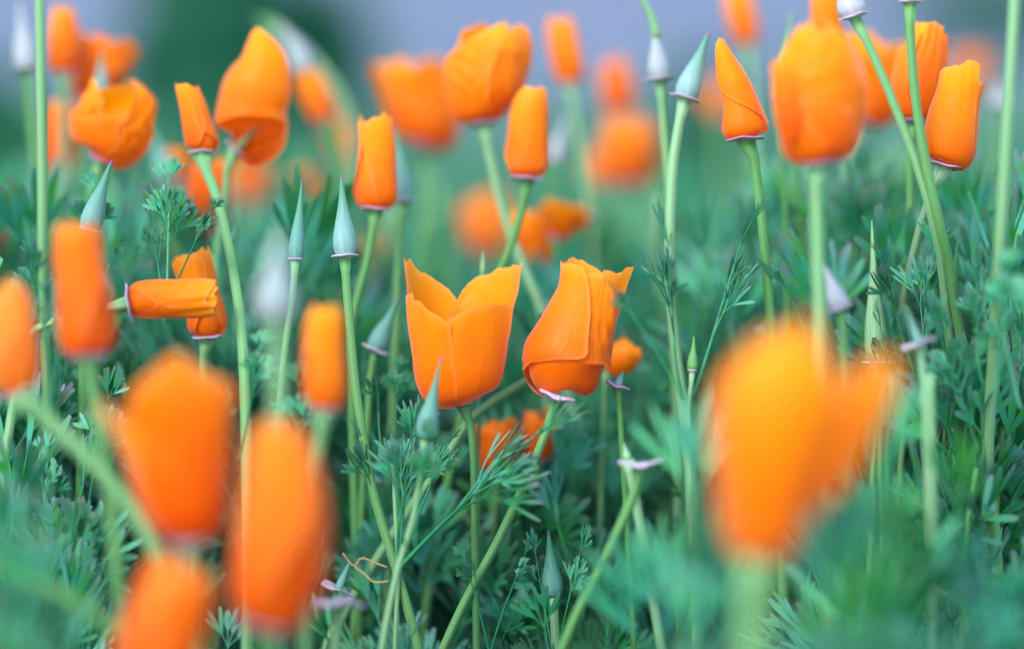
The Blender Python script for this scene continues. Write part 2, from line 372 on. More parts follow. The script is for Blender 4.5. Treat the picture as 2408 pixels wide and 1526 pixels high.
BUDS = 0
def bud(label, d, base, tip, hw, stem, mat='calyx', rim=1.35, rim_mat='rim_pale', tip_mat='tip', stem_w=11, stem_mat='stem', group=None, bend=0.0, slim=1.0, name='poppy_bud'):
    global BUDS; BUDS += 1; seed = 500 + BUDS; px = MPP * d; stem_w = stem_w * .8
    B, Tp = at(*base, d), at(*tip, d); ax = Tp - B; L = np.linalg.norm(ax); up = ax / L
    path = to_ground([base] + list(stem), d, seed); path[0] = B
    root = thing(name, label, 'flower bud', (path[-1][0], path[-1][1], 0.0), group)
    pts = spline(path, 40); s = np.linalg.norm(pts - pts[0], axis=1)
    rad = stem_w * px * (1 + 0.1 * np.clip(s / .15, 0, 1)) * (1 + 0.5 * np.exp(-s / (14 * px)))
    add_part('stem', tube(pts, rad, 15), M[stem_mat], root)
    prof = np.array([(0, .72), (.03, .9), (.09, 1.0), (.18, 1.0), (.28, .92), (.4, .75), (.52, .57), (.64, .41), (.76, .29), (.88, .20), (.96, .15), (.99, .08), (1.0, .01)])
    n = 40; tt = np.linspace(0, 1, n); pr = np.interp(tt, prof[:, 0], prof[:, 1] ** slim) * hw * px
    pr = np.convolve(np.pad(pr, 2, mode='edge'), np.ones(5) / 5, 'valid')
    side = np.cross(CF, up)
    cpath = B + tt[:, None] * ax + (bend * L * tt ** 2)[:, None] * side
    cx_ = add_part('calyx', tube(cpath, pr, 27, 0.035, 9), M[mat], root)
    if tip_mat: add_part('tip', lathe(cpath[-1] - up * 5 * px, cpath[-1] - cpath[-3], np.array([(-2, hw * .13), (2, hw * .14), (6, hw * .11), (8, .3)]) * px, 10), M[tip_mat], cx_)
    if rim:
        r = hw * rim
        add_part('rim', lathe(B, up, np.array([(-7, stem_w * 1.3), (-3, r * .75), (-1.5, r), (0.6, r * .98), (2, r * .7), (3, 2)]) * px, 24, 0.04, seed), M[rim_mat], root)
    return root

def spent(label, d, base, tip, rim, stem, rim_mat='rim', stem_w=9, spike=True, tilt=(0, 0), group=None, stem_mat='stem'):
    """a flower that has dropped its petals: flat rim round a young seed pod"""
    global BUDS; BUDS += 1; seed = 700 + BUDS; px = MPP * d; stem_w = stem_w * .8
    B, Tp = at(*base, d), at(*tip, d); ax = Tp - B; L = np.linalg.norm(ax); up = ax / L
    path = to_ground([base] + list(stem), d, seed); path[0] = B
    root = thing('spent_poppy', label, 'flower', (path[-1][0], path[-1][1], 0.0), group)
    pts = spline(path, 36); s = np.linalg.norm(pts - pts[0], axis=1)
    add_part('stem', tube(pts, stem_w * px * (1 + 1.0 * np.exp(-s / (14 * px))), 15), M[stem_mat], root)
    add_part('rim', lathe(B, up, np.array([(-9, stem_w * 1.6), (-5, rim * .6), (-2, rim), (1.2, rim * .98), (1.5, rim * .5), (-1, 3)]) * px, 28, 0.10, seed), M[rim_mat], root)
    if spike:
        l = L / px
        add_part('pod', tube(spline(np.array([B, B + ax * .5, Tp]), 14), np.interp(np.linspace(0, 1, 14), [0, .3, .8, 1], [10, 9, 4, 1]) * px, 12), M['calyx'], root)
    return root

# ------------------------------------------------------------------ poppies in focus
# open cup: two low petals towards the viewer, two tall ones behind
poppy('wide open orange poppy cup with two tall rear petals, behind a slim teal bud', FOCUS,
      [(1090, 950, 34), (1086, 938, 72), (1082, 915, 93), (1080, 880, 104), (1080, 840, 109), (1081, 780, 117), (1083, 720, 125), (1087, 660, 134), (1089, 612, 139)],
      [(1108, 1010), (1114, 1100), (1116, 1200)],
      [dict(e0=[(0, 235), (.1, 232), (.4, 243), (.6, 250), (.8, 255)], e1=[(0, 330), (.12, 352), (.5, 355), (.8, 352)],
            tops=[(0, .555), (.12, .60), (.3, .665), (.5, .705), (.7, .71), (.88, .70), (1, .69)], off=-.01, ripple=.012, tuck0=.14),
       dict(e0=[(0, 165), (.15, 168), (.8, 176)], e1=[(0, 262), (.15, 268), (.4, 262), (.8, 256)],
            tops=[(0, .70), (.15, .725), (.32, .745), (.40, .755), (.47, .70), (.62, .695), (.72, .645), (.85, .60), (1, .55)], off=.02, ripple=.03, tuck1=.05),
       dict(e0=[(0, 200), (.15, 195), (.5, 186), (1.05, 182)], e1=[(0, 80), (.3, 70), (.6, 82), (.9, 96)],
            tops=[(0, 1.0), (.1, 1.005), (.2, .985), (.33, .995), (.45, .93), (.58, .90), (.72, .86), (.84, .80), (.93, .72), (1, .58)], off=.0, ripple=.015),
       dict(e0=[(0, 110), (.3, 118), (.6, 108), (.9, 95)], e1=[(0, -22), (.2, -12), (.6, -6), (1.05, -3)],
            tops=[(0, .56), (.06, .66), (.10, .82), (.18, .89), (.28, .905), (.4, .95), (.6, .975), (.8, .99), (.93, 1.0), (1, 1.0)], off=.0, ripple=.025, crumple=.025)],
      rim=20, stem_mat='stem_dark', stem_w=10)

# furled one with a broad lapped petal and an open lip at its foot
poppy('plump furled orange poppy with an open lip at its foot and a folded crumpled crown', FOCUS,
      [(1352, 922, 30), (1354, 914, 62), (1346, 895, 86), (1337, 868, 104), (1338, 842, 110), (1354, 795, 97), (1374, 740, 86), (1390, 690, 79), (1398, 645, 80), (1399, 610, 80)],
      [(1305, 945), (1286, 1010), (1236, 1130), (1170, 1272), (1062, 1480)],
      [dict(e0=[(0, 120), (.15, 110), (.5, 100), (1.05, 95)], e1=[(0, 168), (.12, 176), (.19, 186), (.215, 212), (.235, 250), (.27, 284), (.33, 290), (.6, 278), (.85, 258), (1.05, 236)],
            tops=[(0, .9), (.15, .96), (.35, .985), (.55, .98), (.75, .965), (.9, .955), (1, .94)], off=.015, ripple=.012, curl=.02),
       dict(e0=[(0, 175), (.12, 190), (.3, 205), (.6, 225), (1, 235)], e1=[(0, 350), (.2, 362), (.5, 366), (.8, 368)],
            tops=[(0, .84), (.2, .90), (.38, .885), (.5, .83), (.62, .76), (.74, .73), (.86, .725), (1, .74)], off=-.10, ripple=.05, curl=.03, crumple=.05),
       dict(e0=[(0, 300), (.2, 295), (.5, 288), (1, 282)], e1=[(0, 470), (.3, 470), (1, 470)],
            tops=[(0, .92), (.15, .90), (.25, .945), (.35, .955), (.45, .93), (.6, .92), (.8, .9), (1, .9)], off=-.17, ripple=.09, flare=.22, crumple=.08),
       dict(e0=[(0, 40), (.3, 30), (1, 20)], e1=[(0, 200), (.3, 215), (1, 225)],
            tops=[(0, .85), (.3, .93), (.5, 1.0), (.62, 1.02), (.75, .97), (.9, .93), (1, .92)], off=-.22, ripple=.06)],
      rim=0, stem_w=12, cup=22, stem_from=(1312, 930))
_p = bpy.data.objects['poppy_flower.001']
_B = at(1309, 933, .794); _ax = at(1318, 905, .794) - _B
add_part('rim', lathe(_B, _ax, np.array([(-10, 16), (-4, 30), (-1, 41), (2, 42), (4, 34), (5, 10), (5, 1)]) * MPP * FOCUS, 30, .09, 3), M['rim'], _p)

poppy('slim furled orange poppy with diagonal lapped edge, beside the wide rimmed upright bud', .835,
      [(884, 490, 28), (884, 482, 46), (885, 462, 54), (886, 435, 53), (888, 395, 48), (888, 340, 44), (885, 295, 41), (883, 254, 40)],
      [(878, 535), (862, 620), (838, 710), (822, 800), (826, 900)], hand=-1, twist=30, jag=.05, fan=.85, rim=38, stem_w=11)
poppy('smooth tapering orange poppy standing under the glossy fold-topped one', .845,
      [(1238, 418, 26), (1238, 408, 48), (1239, 394, 53), (1241, 360, 48), (1243, 310, 46), (1247, 255, 42), (1257, 215, 29), (1259, 191, 24)],
      [(1234, 460), (1214, 540), (1186, 615), (1150, 700), (1120, 820)], rot=265, hand=-1, twist=16, jag=.02, fan=.42, rim=42)
poppy('glossy orange poppy with petals folded over at its crown and one rolled seam', .868,
      [(1138, 288, 30), (1136, 276, 60), (1131, 250, 78), (1137, 205, 92), (1147, 160, 93), (1158, 110, 92), (1165, 75, 82), (1166, 56, 62)],
      [(1146, 340), (1166, 430), (1196, 540), (1240, 650), (1292, 790)],
      [dict(e0=[(0, 215), (.2, 200), (.5, 190), (1, 215)], e1=[(0, 300), (.2, 282), (.5, 276), (.8, 285), (1, 292)], tops=[(0, .55), (.2, .66), (.4, .78), (.6, .9), (.8, .97), (1, 1.0)], off=.02, ripple=.05, curl=.05, crumple=.05),
       dict(e0=[(0, 255), (.2, 262), (.5, 262), (1, 268)], e1=[(0, 360), (.3, 372), (1, 375)], tops=[(0, .8), (.2, .74), (.4, .78), (.6, .97), (.8, 1.0), (1, .96)], off=-.03, ripple=.05, curl=.04, crumple=.06),
       dict(e0=[(0, 330), (.3, 320), (1, 300)], e1=[(0, 470), (.3, 480), (1, 470)], tops=[(0, .96), (.3, 1.0), (.6, .98), (1, .95)], off=-.10, ripple=.07),
       dict(e0=[(0, 70), (.3, 70), (1, 80)], e1=[(0, 215), (.3, 225), (1, 235)], tops=[(0, .92), (.3, 1.02), (.6, .9), (1, .7)], off=-.08, ripple=.06)], rim=40, stem_w=12)
poppy('short narrow orange poppy leaning on a trumpet shaped pale green cup', .83,
      [(474, 356, 24), (476, 346, 38), (473, 330, 41), (463, 295, 37), (452, 250, 32), (441, 215, 28), (434, 186, 25)],
      [(483, 392, .828), (512, 470, .822), (541, 590, .812), (562, 720, .80), (574, 860, .79), (579, 1020, .785), (580, 1180, .78)], hand=1, twist=10, jag=.05, fan=.35, rim=33, rim_mat='rim_pale', stem_w=13, cup=30)
poppy('large orange poppy thrown open sideways showing its inside and dark pistil', .858,
      [(556, 352, 26), (572, 344, 62), (584, 322, 84), (590, 290, 86), (594, 250, 80), (606, 205, 78), (620, 150, 60), (616, 105, 38), (610, 72, 18)],
      [(536, 400), (530, 470), (516, 560), (500, 700)],
      [dict(e0=[(0, 190), (.2, 186), (.5, 182), (1, 180)], e1=[(0, 350), (.3, 356), (.6, 360), (1, 358)], bots=[(0, .22), (.15, .20), (.4, .285), (.7, .30), (1, .28)], tops=[(0, .98), (.25, 1.0), (.45, 1.02), (.6, 1.0), (.8, .93), (1, .80)], off=.0, ripple=.03, curl=.02),
       dict(e0=[(0, 150), (.2, 168), (.5, 176), (1, 180)], e1=[(0, 20), (.2, 6), (.5, 2), (1, 0)], tops=[(0, .97), (.25, 1.0), (.5, 1.0), (.8, .92), (1, .8)], off=.0, ripple=.02, mat='petal_deep'),
       dict(e0=[(0, 300), (.15, 296), (.4, 330), (1, 345)], e1=[(0, 378), (.2, 368), (.5, 363), (1, 362)], tops=[(0, .10), (.3, .16), (.6, .3), (1, .42)], off=.02, ripple=.03)],
      rim=34, pistil=True)
poppy('crumpled orange poppy with a round bowl petal and wrinkled torn side', .862,
      [(240, 378, 30), (248, 366, 62), (254, 345, 84), (258, 310, 94), (260, 275, 98), (258, 240, 92), (245, 208, 60), (236, 182, 34)],
      [(224, 420), (214, 480), (206, 560), (196, 700)],
      [dict(e0=[(0, 175), (.2, 172), (.6, 178)], e1=[(0, 300), (.2, 292), (.6, 285)], tops=[(0, .55), (.25, .52), (.5, .5), (.8, .49), (1, .5)], off=.0, ripple=.02, curl=.02),
       dict(e0=[(0, 278), (.2, 284), (.6, 296), (1, 300)], e1=[(0, 372), (.2, 380), (1, 385)], tops=[(0, .42), (.2, .72), (.35, .78), (.5, .9), (.65, .86), (.8, .8), (1, .72)], off=.0, ripple=.10, crumple=.16),
       dict(e0=[(0, 150), (1, 160)], e1=[(0, 260), (.4, 262), (1, 268)], tops=[(0, .62), (.2, .76), (.35, .70), (.5, .92), (.62, .84), (.75, 1.02), (.88, .96), (1, .72)], off=-.12, ripple=.14, crumple=.2),
       dict(e0=[(0, 0), (1, 0)], e1=[(0, 180), (1, 175)], tops=[(0, .7), (.3, .86), (.6, .9), (1, .7)], off=-.06, ripple=.1)], rim=40, mat='petal')
poppy('neatly rolled orange poppy with a notched crown, crossing two long pale stems', FOCUS,
      [(2222, 388, 30), (2226, 380, 54), (2228, 362, 63), (2234, 330, 64), (2242, 280, 60), (2252, 230, 54), (2262, 185, 52), (2270, 148, 50)],
      [(2206, 412), (2188, 462, .804), (2164, 540, .812), (2140, 640, .822), (2118, 780, .84)],
      [dict(e0=[(0, 190), (.2, 182), (.6, 176), (1, 172)], e1=[(0, 318), (.2, 326), (.6, 318), (1, 306)], tops=[(0, .84), (.2, .90), (.4, .92), (.6, .95), (.72, 1.0), (.85, 1.02), (1, .98)], off=.02, ripple=.02, pleat=.02),
       dict(e0=[(0, 290), (.3, 290), (1, 296)], e1=[(0, 385), (.3, 378), (1, 372)], tops=[(0, .82), (.3, .84), (.45, .82), (.6, .86), (.8, .84), (1, .86)], off=-.03, ripple=.02, pleat=.035),
       dict(e0=[(0, 330), (1, 330)], e1=[(0, 490), (1, 490)], tops=[(0, .8), (.3, .84), (.6, .86), (1, .82)], off=.0, ripple=.03, pleat=.03),
       dict(e0=[(0, 80), (1, 85)], e1=[(0, 215), (1, 215)], tops=[(0, .82), (.4, .85), (.7, .84), (1, .8)], off=-.03, ripple=.03)], rim=44, stem_w=13, cup=22)
poppy('half unrolled orange poppy with one loose curling petal, behind the pair of crossing stems', .832,
      [(2150, 284, 26), (2150, 274, 44), (2152, 250, 54), (2160, 205, 60), (2170, 150, 58), (2180, 100, 50), (2184, 56, 44)],
      [(2142, 330), (2140, 420), (2141, 520), (2134, 640)],
      [dict(e0=[(0, 185), (.3, 176), (.6, 180), (1, 186)], e1=[(0, 260), (.25, 244), (.5, 236), (1, 250)], tops=[(0, .70), (.3, .80), (.6, .86), (1, .9)], off=.05, ripple=.04, curl=.08),
       dict(e0=[(0, 215), (.3, 230), (1, 262)], e1=[(0, 372), (.3, 374), (1, 370)], tops=[(0, .99), (.25, 1.0), (.45, .97), (.55, .90), (.75, .90), (.9, .88), (1, .84)], off=-.04, ripple=.03, pleat=.05, mat='petal_deep'),
       dict(e0=[(0, 300), (1, 290)], e1=[(0, 480), (1, 470)], tops=[(0, .84), (.5, .88), (1, .9)], off=-.08, ripple=.04),
       dict(e0=[(0, 70), (1, 70)], e1=[(0, 260), (1, 280)], tops=[(0, .94), (.3, 1.0), (.6, 1.0), (1, .98)], off=-.12, ripple=.04)], rim=34)
poppy('pointed orange poppy twisted to one side with a rounded foot, on a straight pale stem', .812,
      [(1752, 326, 30), (1750, 316, 50), (1750, 298, 55), (1746, 272, 49), (1738, 235, 40), (1722, 190, 34), (1704, 140, 22), (1689, 92, 10)],
      [(1768, 350), (1782, 440), (1796, 560), (1806, 680), (1816, 790), (1822, 900)],
      [dict(e0=[(0, 300), (.12, 322), (.18, 318), (.26, 292), (.36, 255), (.5, 215), (.62, 190), (.8, 180), (1.05, 175)], e1=[(0, 372), (.2, 370), (.5, 366), (1.05, 365)], tops=[(0, .70), (.12, .90), (.3, .97), (.5, 1.0), (.8, .99), (1, .97)], off=.06, ripple=.015, curl=.03),
       dict(e0=[(0, 176), (.5, 178), (1, 180)], e1=[(0, 345), (.3, 340), (1, 330)], tops=[(0, .64), (.3, .72), (.6, .8), (1, .8)], off=-.06, ripple=.02),
       dict(e0=[(0, 0), (1, 0)], e1=[(0, 190), (1, 182)], tops=[(0, .86), (.5, .9), (.8, .8), (1, .63)], off=-.02, ripple=.02)], rim=46, stem_w=13, cup=16)
poppy('soft focus broad orange poppy with a pointed side petal, overlapping a larger ragged one', .736,
      [(1925, 384, 40), (1924, 374, 70), (1923, 350, 88), (1925, 310, 97), (1930, 240, 99), (1932, 170, 94), (1926, 110, 74), (1914, 60, 56)],
      [(1920, 420), (1921, 520), (1924, 640), (1930, 800)],
      [dict(e0=[(0, 262), (.1, 272), (.25, 250), (.5, 218), (.7, 190), (.8, 178), (1, 185)], e1=[(0, 378), (.3, 372), (1, 366)], tops=[(0, .62), (.15, .80), (.3, .90), (.42, 1.04), (.5, .90), (.62, .98), (.8, .86), (1, .72)], off=.02, ripple=.07, pleat=.03, crumple=.06),
       dict(e0=[(0, 176), (.5, 174), (.7, 170), (1, 170)], e1=[(0, 320), (.3, 310), (1, 290)], tops=[(0, .80), (.1, .70), (.3, .92), (.6, 1.02), (.8, .9), (1, .95)], off=-.03, ripple=.08, flare=.3, crumple=.06),
       dict(e0=[(0, 0), (1, 0)], e1=[(0, 182), (1, 180)], tops=[(0, .86), (.3, .95), (.6, .98), (1, .78)], off=-.06, ripple=.06)], rim=52, stem_w=17)
_p = [o for o in bpy.data.objects if o.get('label', '').startswith('soft focus broad')][0]
add_part('petal', petal_geo([(1862, 330, 16), (1856, 290, 30), (1850, 240, 32), (1840, 190, 26), (1822, 146, 10)], .728, [(0, 150), (1, 160)], [(0, 330), (1, 330)], [(0, 1.0), (.3, 1.02), (.6, .9), (1, .7)], flat=.5, ripple=.04, seed=31), M['petal_deep'], _p)
poppy('sideways orange poppy tube with pleated end and pale lavender collar', .788,
      [(306, 712, 26), (316, 710, 38), (332, 707, 44), (372, 705, 46), (420, 704, 46), (470, 703, 46), (508, 703, 42), (530, 704, 38)],
      [(262, 722), (180, 742), (110, 762), (60, 800), (40, 900)], hand=-1, twist=22, jag=.035, fan=.42, ripple=.03, pleat=.055, rim=48, rim_mat='rim_pale', stem_w=12, cup=26)
poppy('upright rolled orange poppy standing just behind the sideways tube', .818,
      [(488, 792, 22), (488, 782, 40), (486, 765, 47), (482, 735, 46), (474, 700, 44), (464, 660, 46), (452, 620, 48), (440, 584, 48)],
      [(478, 850), (480, 940), (470, 1060)], hand=1, twist=40, jag=.05, fan=.6, pleat=.03, rim=36, rim_mat='rim_pale')
poppy('small bright orange petals peeking from behind the plump furled poppy', .845,
      [(1428, 872, 16), (1440, 862, 30), (1456, 845, 36), (1474, 825, 34), (1490, 802, 30), (1500, 786, 22)],
      [(1424, 905), (1420, 980), (1416, 1100)], rot=280, jag=.14, twist=20, rim=0, stem_w=8, stem_mat='stem_dark')

# ------------------------------------------------------------------ poppies out of focus, farther away
far = [
 ('blurred orange poppy with a flared crown behind the crumpled one', .945, [(205, 240, 26), (210, 225, 46), (222, 190, 58), (240, 140, 64), (256, 95, 64), (262, 64, 58)], [(196, 330), (190, 480)], dict(jag=.10, mat='petal_deep', openness=.4)),
 ('blurred upright orange poppy beside a tall pale stem and whitish bud', .93, [(150, 170, 22), (150, 160, 34), (150, 130, 39), (150, 85, 38), (150, 40, 30), (149, 6, 18)], [(150, 260), (152, 420), (154, 580)], dict(jag=.04)),
 ('blurred orange poppy low behind the tall pale stem', .95, [(146, 405, 24), (144, 392, 38), (142, 350, 40), (144, 290, 38), (146, 226, 34)], [(146, 470), (150, 600)], dict(jag=.05, mat='petal_deep')),
 ('blurred big orange poppy with a wavy three lobed crown', 1.0, [(1000, 345, 34), (1006, 330, 66), (1004, 290, 82), (988, 230, 84), (975, 170, 86), (976, 108, 84)], [(1004, 420), (1000, 560)], dict(jag=.12, openness=.5, twist=10)),
 ('blurred narrow orange poppy on a thick bluish stem with a side shoot', .955, [(1340, 196, 20), (1340, 186, 32), (1336, 150, 38), (1326, 100, 36), (1318, 60, 32), (1314, 32, 24)], [(1348, 250), (1366, 340), (1384, 480), (1390, 600)], dict(jag=.04, twist=12)),
 ('blurred deep orange poppy above the fat round one', 1.08, [(1462, 262, 22), (1460, 250, 36), (1454, 210, 38), (1446, 165, 34), (1440, 132, 24)], [(1470, 360), (1472, 500)], dict(jag=.05, mat='petal_deep')),
 ('blurred fat round orange poppy below the deep orange one', 1.08, [(1484, 434, 28), (1482, 418, 50), (1480, 380, 64), (1476, 330, 66), (1470, 285, 54), (1466, 256, 34)], [(1486, 520), (1490, 620)], dict(jag=.06)),
 ('blurred pale orange poppy at the foot of the fat round one', 1.15, [(1404, 432, 20), (1406, 420, 30), (1410, 390, 34), (1414, 345, 28)], [(1404, 500)], dict(jag=.1, mat='petal_pale')),
 ('blurred orange poppy hanging above the smooth meadow beside the pointed twisted one', 1.0, [(1758, 104, 20), (1756, 92, 32), (1748, 50, 36), (1738, 5, 34), (1730, -50, 28)], [(1766, 200), (1770, 330), (1772, 500)], dict(jag=.05)),
 ('large ragged orange poppy partly hidden by the soft focus broad one', .93, [(2030, 290, 34), (2034, 276, 64), (2044, 230, 80), (2050, 160, 86), (2054, 100, 82), (2060, 58, 66)], [(1994, 380), (1998, 500), (2004, 640)], dict(jag=.1, openness=.4)),
 ('orange poppy with flat bright petal rising over the broad soft one', .872, [(1944, 150, 20), (1944, 138, 36), (1944, 100, 38), (1944, 50, 38), (1942, 0, 36), (1942, -50, 30)], [(1930, 250), (1880, 380), (1872, 470), (1900, 620)], dict(jag=.06)),
 ('very blurred pale orange poppy behind the neatly rolled one', 1.3, [(2280, 205, 20), (2280, 195, 36), (2280, 160, 44), (2280, 112, 34)], [(2284, 300)], dict(jag=.08, mat='petal_pale')),
 ('very blurred pale orange poppy behind the pointed twisted one', 1.22, [(1692, 272, 18), (1690, 262, 30), (1688, 225, 34), (1684, 182, 24)], [(1696, 380)], dict(jag=.08, mat='petal_pale')),
 ('blurred pale orange poppy behind the smooth tapering one, low in the meadow', 1.13, [(1150, 596, 24), (1150, 584, 48), (1148, 550, 60), (1140, 500, 56), (1132, 445, 44)], [(1156, 680)], dict(jag=.1, mat='petal_pale', openness=.4)),
 ('orange poppy behind the crossing stalks above the open cup', .93, [(1268, 624, 22), (1266, 612, 42), (1262, 580, 52), (1250, 530, 54), (1240, 475, 44)], [(1272, 700), (1276, 800)], dict(jag=.12, openness=.3)),
 ('orange poppy with spread petal tips near a pinkish rim, above the open cup', .915, [(1310, 560, 18), (1314, 548, 30), (1322, 520, 42), (1330, 490, 48), (1326, 450, 34)], [(1306, 650), (1300, 760)], dict(jag=.2, openness=.8)),
 ('blurred orange poppy behind the curved stalk and feathery fan leaves', .905, [(486, 556, 26), (484, 544, 44), (482, 500, 52), (488, 440, 50), (500, 380, 40), (506, 350, 28)], [(490, 640), (494, 760)], dict(jag=.08, mat='petal_deep')),
 ('blurred small orange poppy behind the trumpet shaped cup', .96, [(414, 432, 18), (412, 422, 30), (412, 390, 36), (416, 336, 30)], [(416, 520), (416, 640)], dict(jag=.1)),
 ('blurred small orange poppy between the feathery leaves and the upright rolled one', 1.02, [(322, 666, 16), (324, 656, 26), (328, 630, 28), (332, 598, 20)], [(320, 740)], dict(jag=.1, mat='petal_deep')),
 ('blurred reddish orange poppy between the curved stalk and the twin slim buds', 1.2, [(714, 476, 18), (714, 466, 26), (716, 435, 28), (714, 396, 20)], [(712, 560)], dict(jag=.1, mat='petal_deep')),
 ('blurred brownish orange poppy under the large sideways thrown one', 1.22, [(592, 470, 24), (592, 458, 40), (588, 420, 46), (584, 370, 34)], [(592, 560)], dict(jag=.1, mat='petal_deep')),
 ('very blurred small orange poppy under the slim furled one', 1.15, [(892, 632, 18), (892, 622, 26), (890, 590, 28), (888, 556, 18)], [(890, 720)], dict(jag=.1, mat='petal_pale')),
 ('orange poppy cut off by the meadow edge beside dark leaves', .9, [(-8, 600, 16), (-8, 590, 24), (-6, 560, 26), (-6, 510, 20)], [(-12, 700)], dict(jag=.1, mat='petal_deep')),
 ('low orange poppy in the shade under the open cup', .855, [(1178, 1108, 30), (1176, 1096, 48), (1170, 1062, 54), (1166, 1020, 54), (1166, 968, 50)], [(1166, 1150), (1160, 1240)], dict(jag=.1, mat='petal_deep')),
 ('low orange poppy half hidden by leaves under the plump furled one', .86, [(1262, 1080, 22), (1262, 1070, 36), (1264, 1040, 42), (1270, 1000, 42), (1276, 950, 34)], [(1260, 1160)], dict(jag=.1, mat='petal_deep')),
 ('very blurred reddish poppy between the arching stalk and the slim furled one', 1.2, [(822, 372, 16), (818, 360, 24), (806, 320, 28), (796, 270, 22)], [(832, 460)], dict(jag=.1, mat='petal_deep')),
]
for lab, d, sp, st, kw in far:
    poppy(lab, d, sp, st, rim=sp[1][2] * .8, stem_w=10, res=.7, hand=RNG.choice((-1, 1)), **kw)
poppy('nodding orange poppy pushing off its lavender cap on an arching stalk', .985,
      [(766, 286, 20), (762, 276, 32), (748, 240, 36), (728, 195, 34), (712, 155, 30)], [(790, 330), (800, 420), (800, 560)], rim=26, rim_mat='rim_pale', res=.7, jag=.05)
_p = [o for o in bpy.data.objects if o.get('label', '').startswith('nodding')][0]
add_part('cap', tube(spline(np.array([at(714, 168, .985), at(704, 130, .985), at(680, 92, .985), at(655, 62, .985)]), 14), np.interp(np.linspace(0, 1, 14), [0, .3, .7, 1], [30, 28, 14, 3]) * MPP * .985, 14), M['calyx_pale'], _p)

# ------------------------------------------------------------------ poppies out of focus, closer than the open cup
near = [
 ('blurred tall orange poppy standing before the sideways tube', .706, [(208, 836, 30), (206, 822, 60), (202, 780, 70), (196, 700, 64), (186, 620, 58), (180, 550, 56), (176, 496, 50)], [(216, 900), (238, 1020), (262, 1180), (280, 1400)], dict(jag=.05, mat='petal_deep', stem_w=17)),
 ('blurred orange poppy leaning on a thick slanting pale stem', .70, [(44, 925, 26), (40, 908, 46), (32, 860, 60), (24, 790, 60), (22, 715, 50), (16, 650, 28), (14, 636, 16)], [(84, 960), (160, 1030), (240, 1110), (330, 1230), (420, 1420)], dict(jag=.08, stem_w=22, mat='petal_pale')),
 ('blurred slim orange poppy with a whitish foot beside the two stalks', .702, [(762, 962, 24), (764, 945, 46), (764, 900, 54), (762, 830, 50), (764, 760, 44), (770, 700, 30)], [(752, 1040), (738, 1160), (724, 1400)], dict(jag=.05, stem_w=16)),
 ('large blurred orange poppy with an uneven broken crown above two other blurred ones', .66, [(446, 1272, 40), (446, 1256, 72), (440, 1210, 98), (426, 1130, 116), (410, 1030, 132), (400, 950, 146), (400, 880, 150), (402, 840, 150)], [(440, 1340), (446, 1440), (450, 1600)], dict(stem_w=20, mat='petal_deep', petals=[
   dict(e0=[(0, 230), (.2, 222), (.6, 226), (1, 235)], e1=[(0, 350), (.2, 358), (1, 362)], tops=[(0, .66), (.12, .84), (.3, 1.0), (.42, 1.02), (.55, .92), (.68, .86), (.82, .90), (1, .78)], off=.02, ripple=.07, pleat=.02),
   dict(e0=[(0, 170), (.2, 172), (1, 178)], e1=[(0, 262), (.3, 255), (1, 246)], tops=[(0, .72), (.25, .78), (.5, .76), (.8, .70), (1, .62)], off=-.04, ripple=.06, mat='petal', flare=.15),
   dict(e0=[(0, 0), (1, 5)], e1=[(0, 120), (1, 110)], tops=[(0, .84), (.4, .9), (.7, .95), (1, .9)], off=-.03, ripple=.05),
   dict(e0=[(0, 80), (1, 90)], e1=[(0, 190), (1, 184)], tops=[(0, .8), (.4, .74), (.7, .70), (1, .66)], off=-.07, ripple=.05)])),
 ('tall blurred orange poppy leaning beside the large broken crowned one', .638, [(620, 1472, 46), (626, 1452, 80), (640, 1392, 102), (656, 1300, 110), (664, 1200, 104), (660, 1100, 86), (648, 1010, 62), (640, 955, 46)], [(626, 1520), (622, 1640)], dict(jag=.06, stem_w=22, mat='petal_deep')),
 ('blurred deep orange poppy rising low under the large broken crowned one', .622, [(352, 1640, 56), (356, 1600, 96), (374, 1530, 102), (400, 1450, 96), (426, 1370, 84), (442, 1310, 66), (448, 1276, 54)], [(366, 1700)], dict(jag=.06, stem_w=22, mat='petal_deep')),
]
for lab, d, sp, st, kw in near:
    poppy(lab, d, sp, st, rim=sp[1][2] * .85, rim_mat='rim_pale', hand=RNG.choice((-1, 1)), **kw)
poppy('biggest blurred orange poppy, wide with one petal sticking out, on a thick stem', .592,
      [(1790, 1316, 40), (1790, 1298, 72), (1792, 1250, 92), (1796, 1180, 108), (1806, 1090, 126), (1820, 1000, 142), (1832, 920, 146), (1838, 850, 128), (1846, 795, 96), (1854, 745, 66)],
      [(1776, 1380), (1770, 1500), (1766, 1700)],
      [dict(e0=[(0, 250), (.2, 225), (.5, 200), (1, 195)], e1=[(0, 330), (.3, 352), (.6, 360), (1, 360)], tops=[(0, .68), (.12, .80), (.25, .84), (.38, .94), (.5, .90), (.6, 1.02), (.72, 1.0), (.8, .86), (.9, .80), (1, .66)], off=.02, ripple=.08, crumple=.03),
       dict(e0=[(0, 170), (.5, 172), (1, 175)], e1=[(0, 285), (.2, 270), (.4, 230), (1, 220)], tops=[(0, .62), (.5, .72), (1, .8)], off=.0, ripple=.03, mat='petal_pale'),
       dict(e0=[(0, 285), (.2, 300), (.4, 325), (1, 330)], e1=[(0, 372), (.4, 366), (1, 365)], tops=[(0, .2), (.3, .32), (.6, .5), (1, .62)], off=.03, ripple=.03, mat='petal_pale'),
       dict(e0=[(0, 0), (1, 0)], e1=[(0, 180), (1, 180)], tops=[(0, .8), (.4, .95), (.7, .92), (1, .7)], off=-.04, ripple=.04)],
      rim=0, stem_w=38, cup=40)
_p = [o for o in bpy.data.objects if o.get('label', '').startswith('biggest')][0]
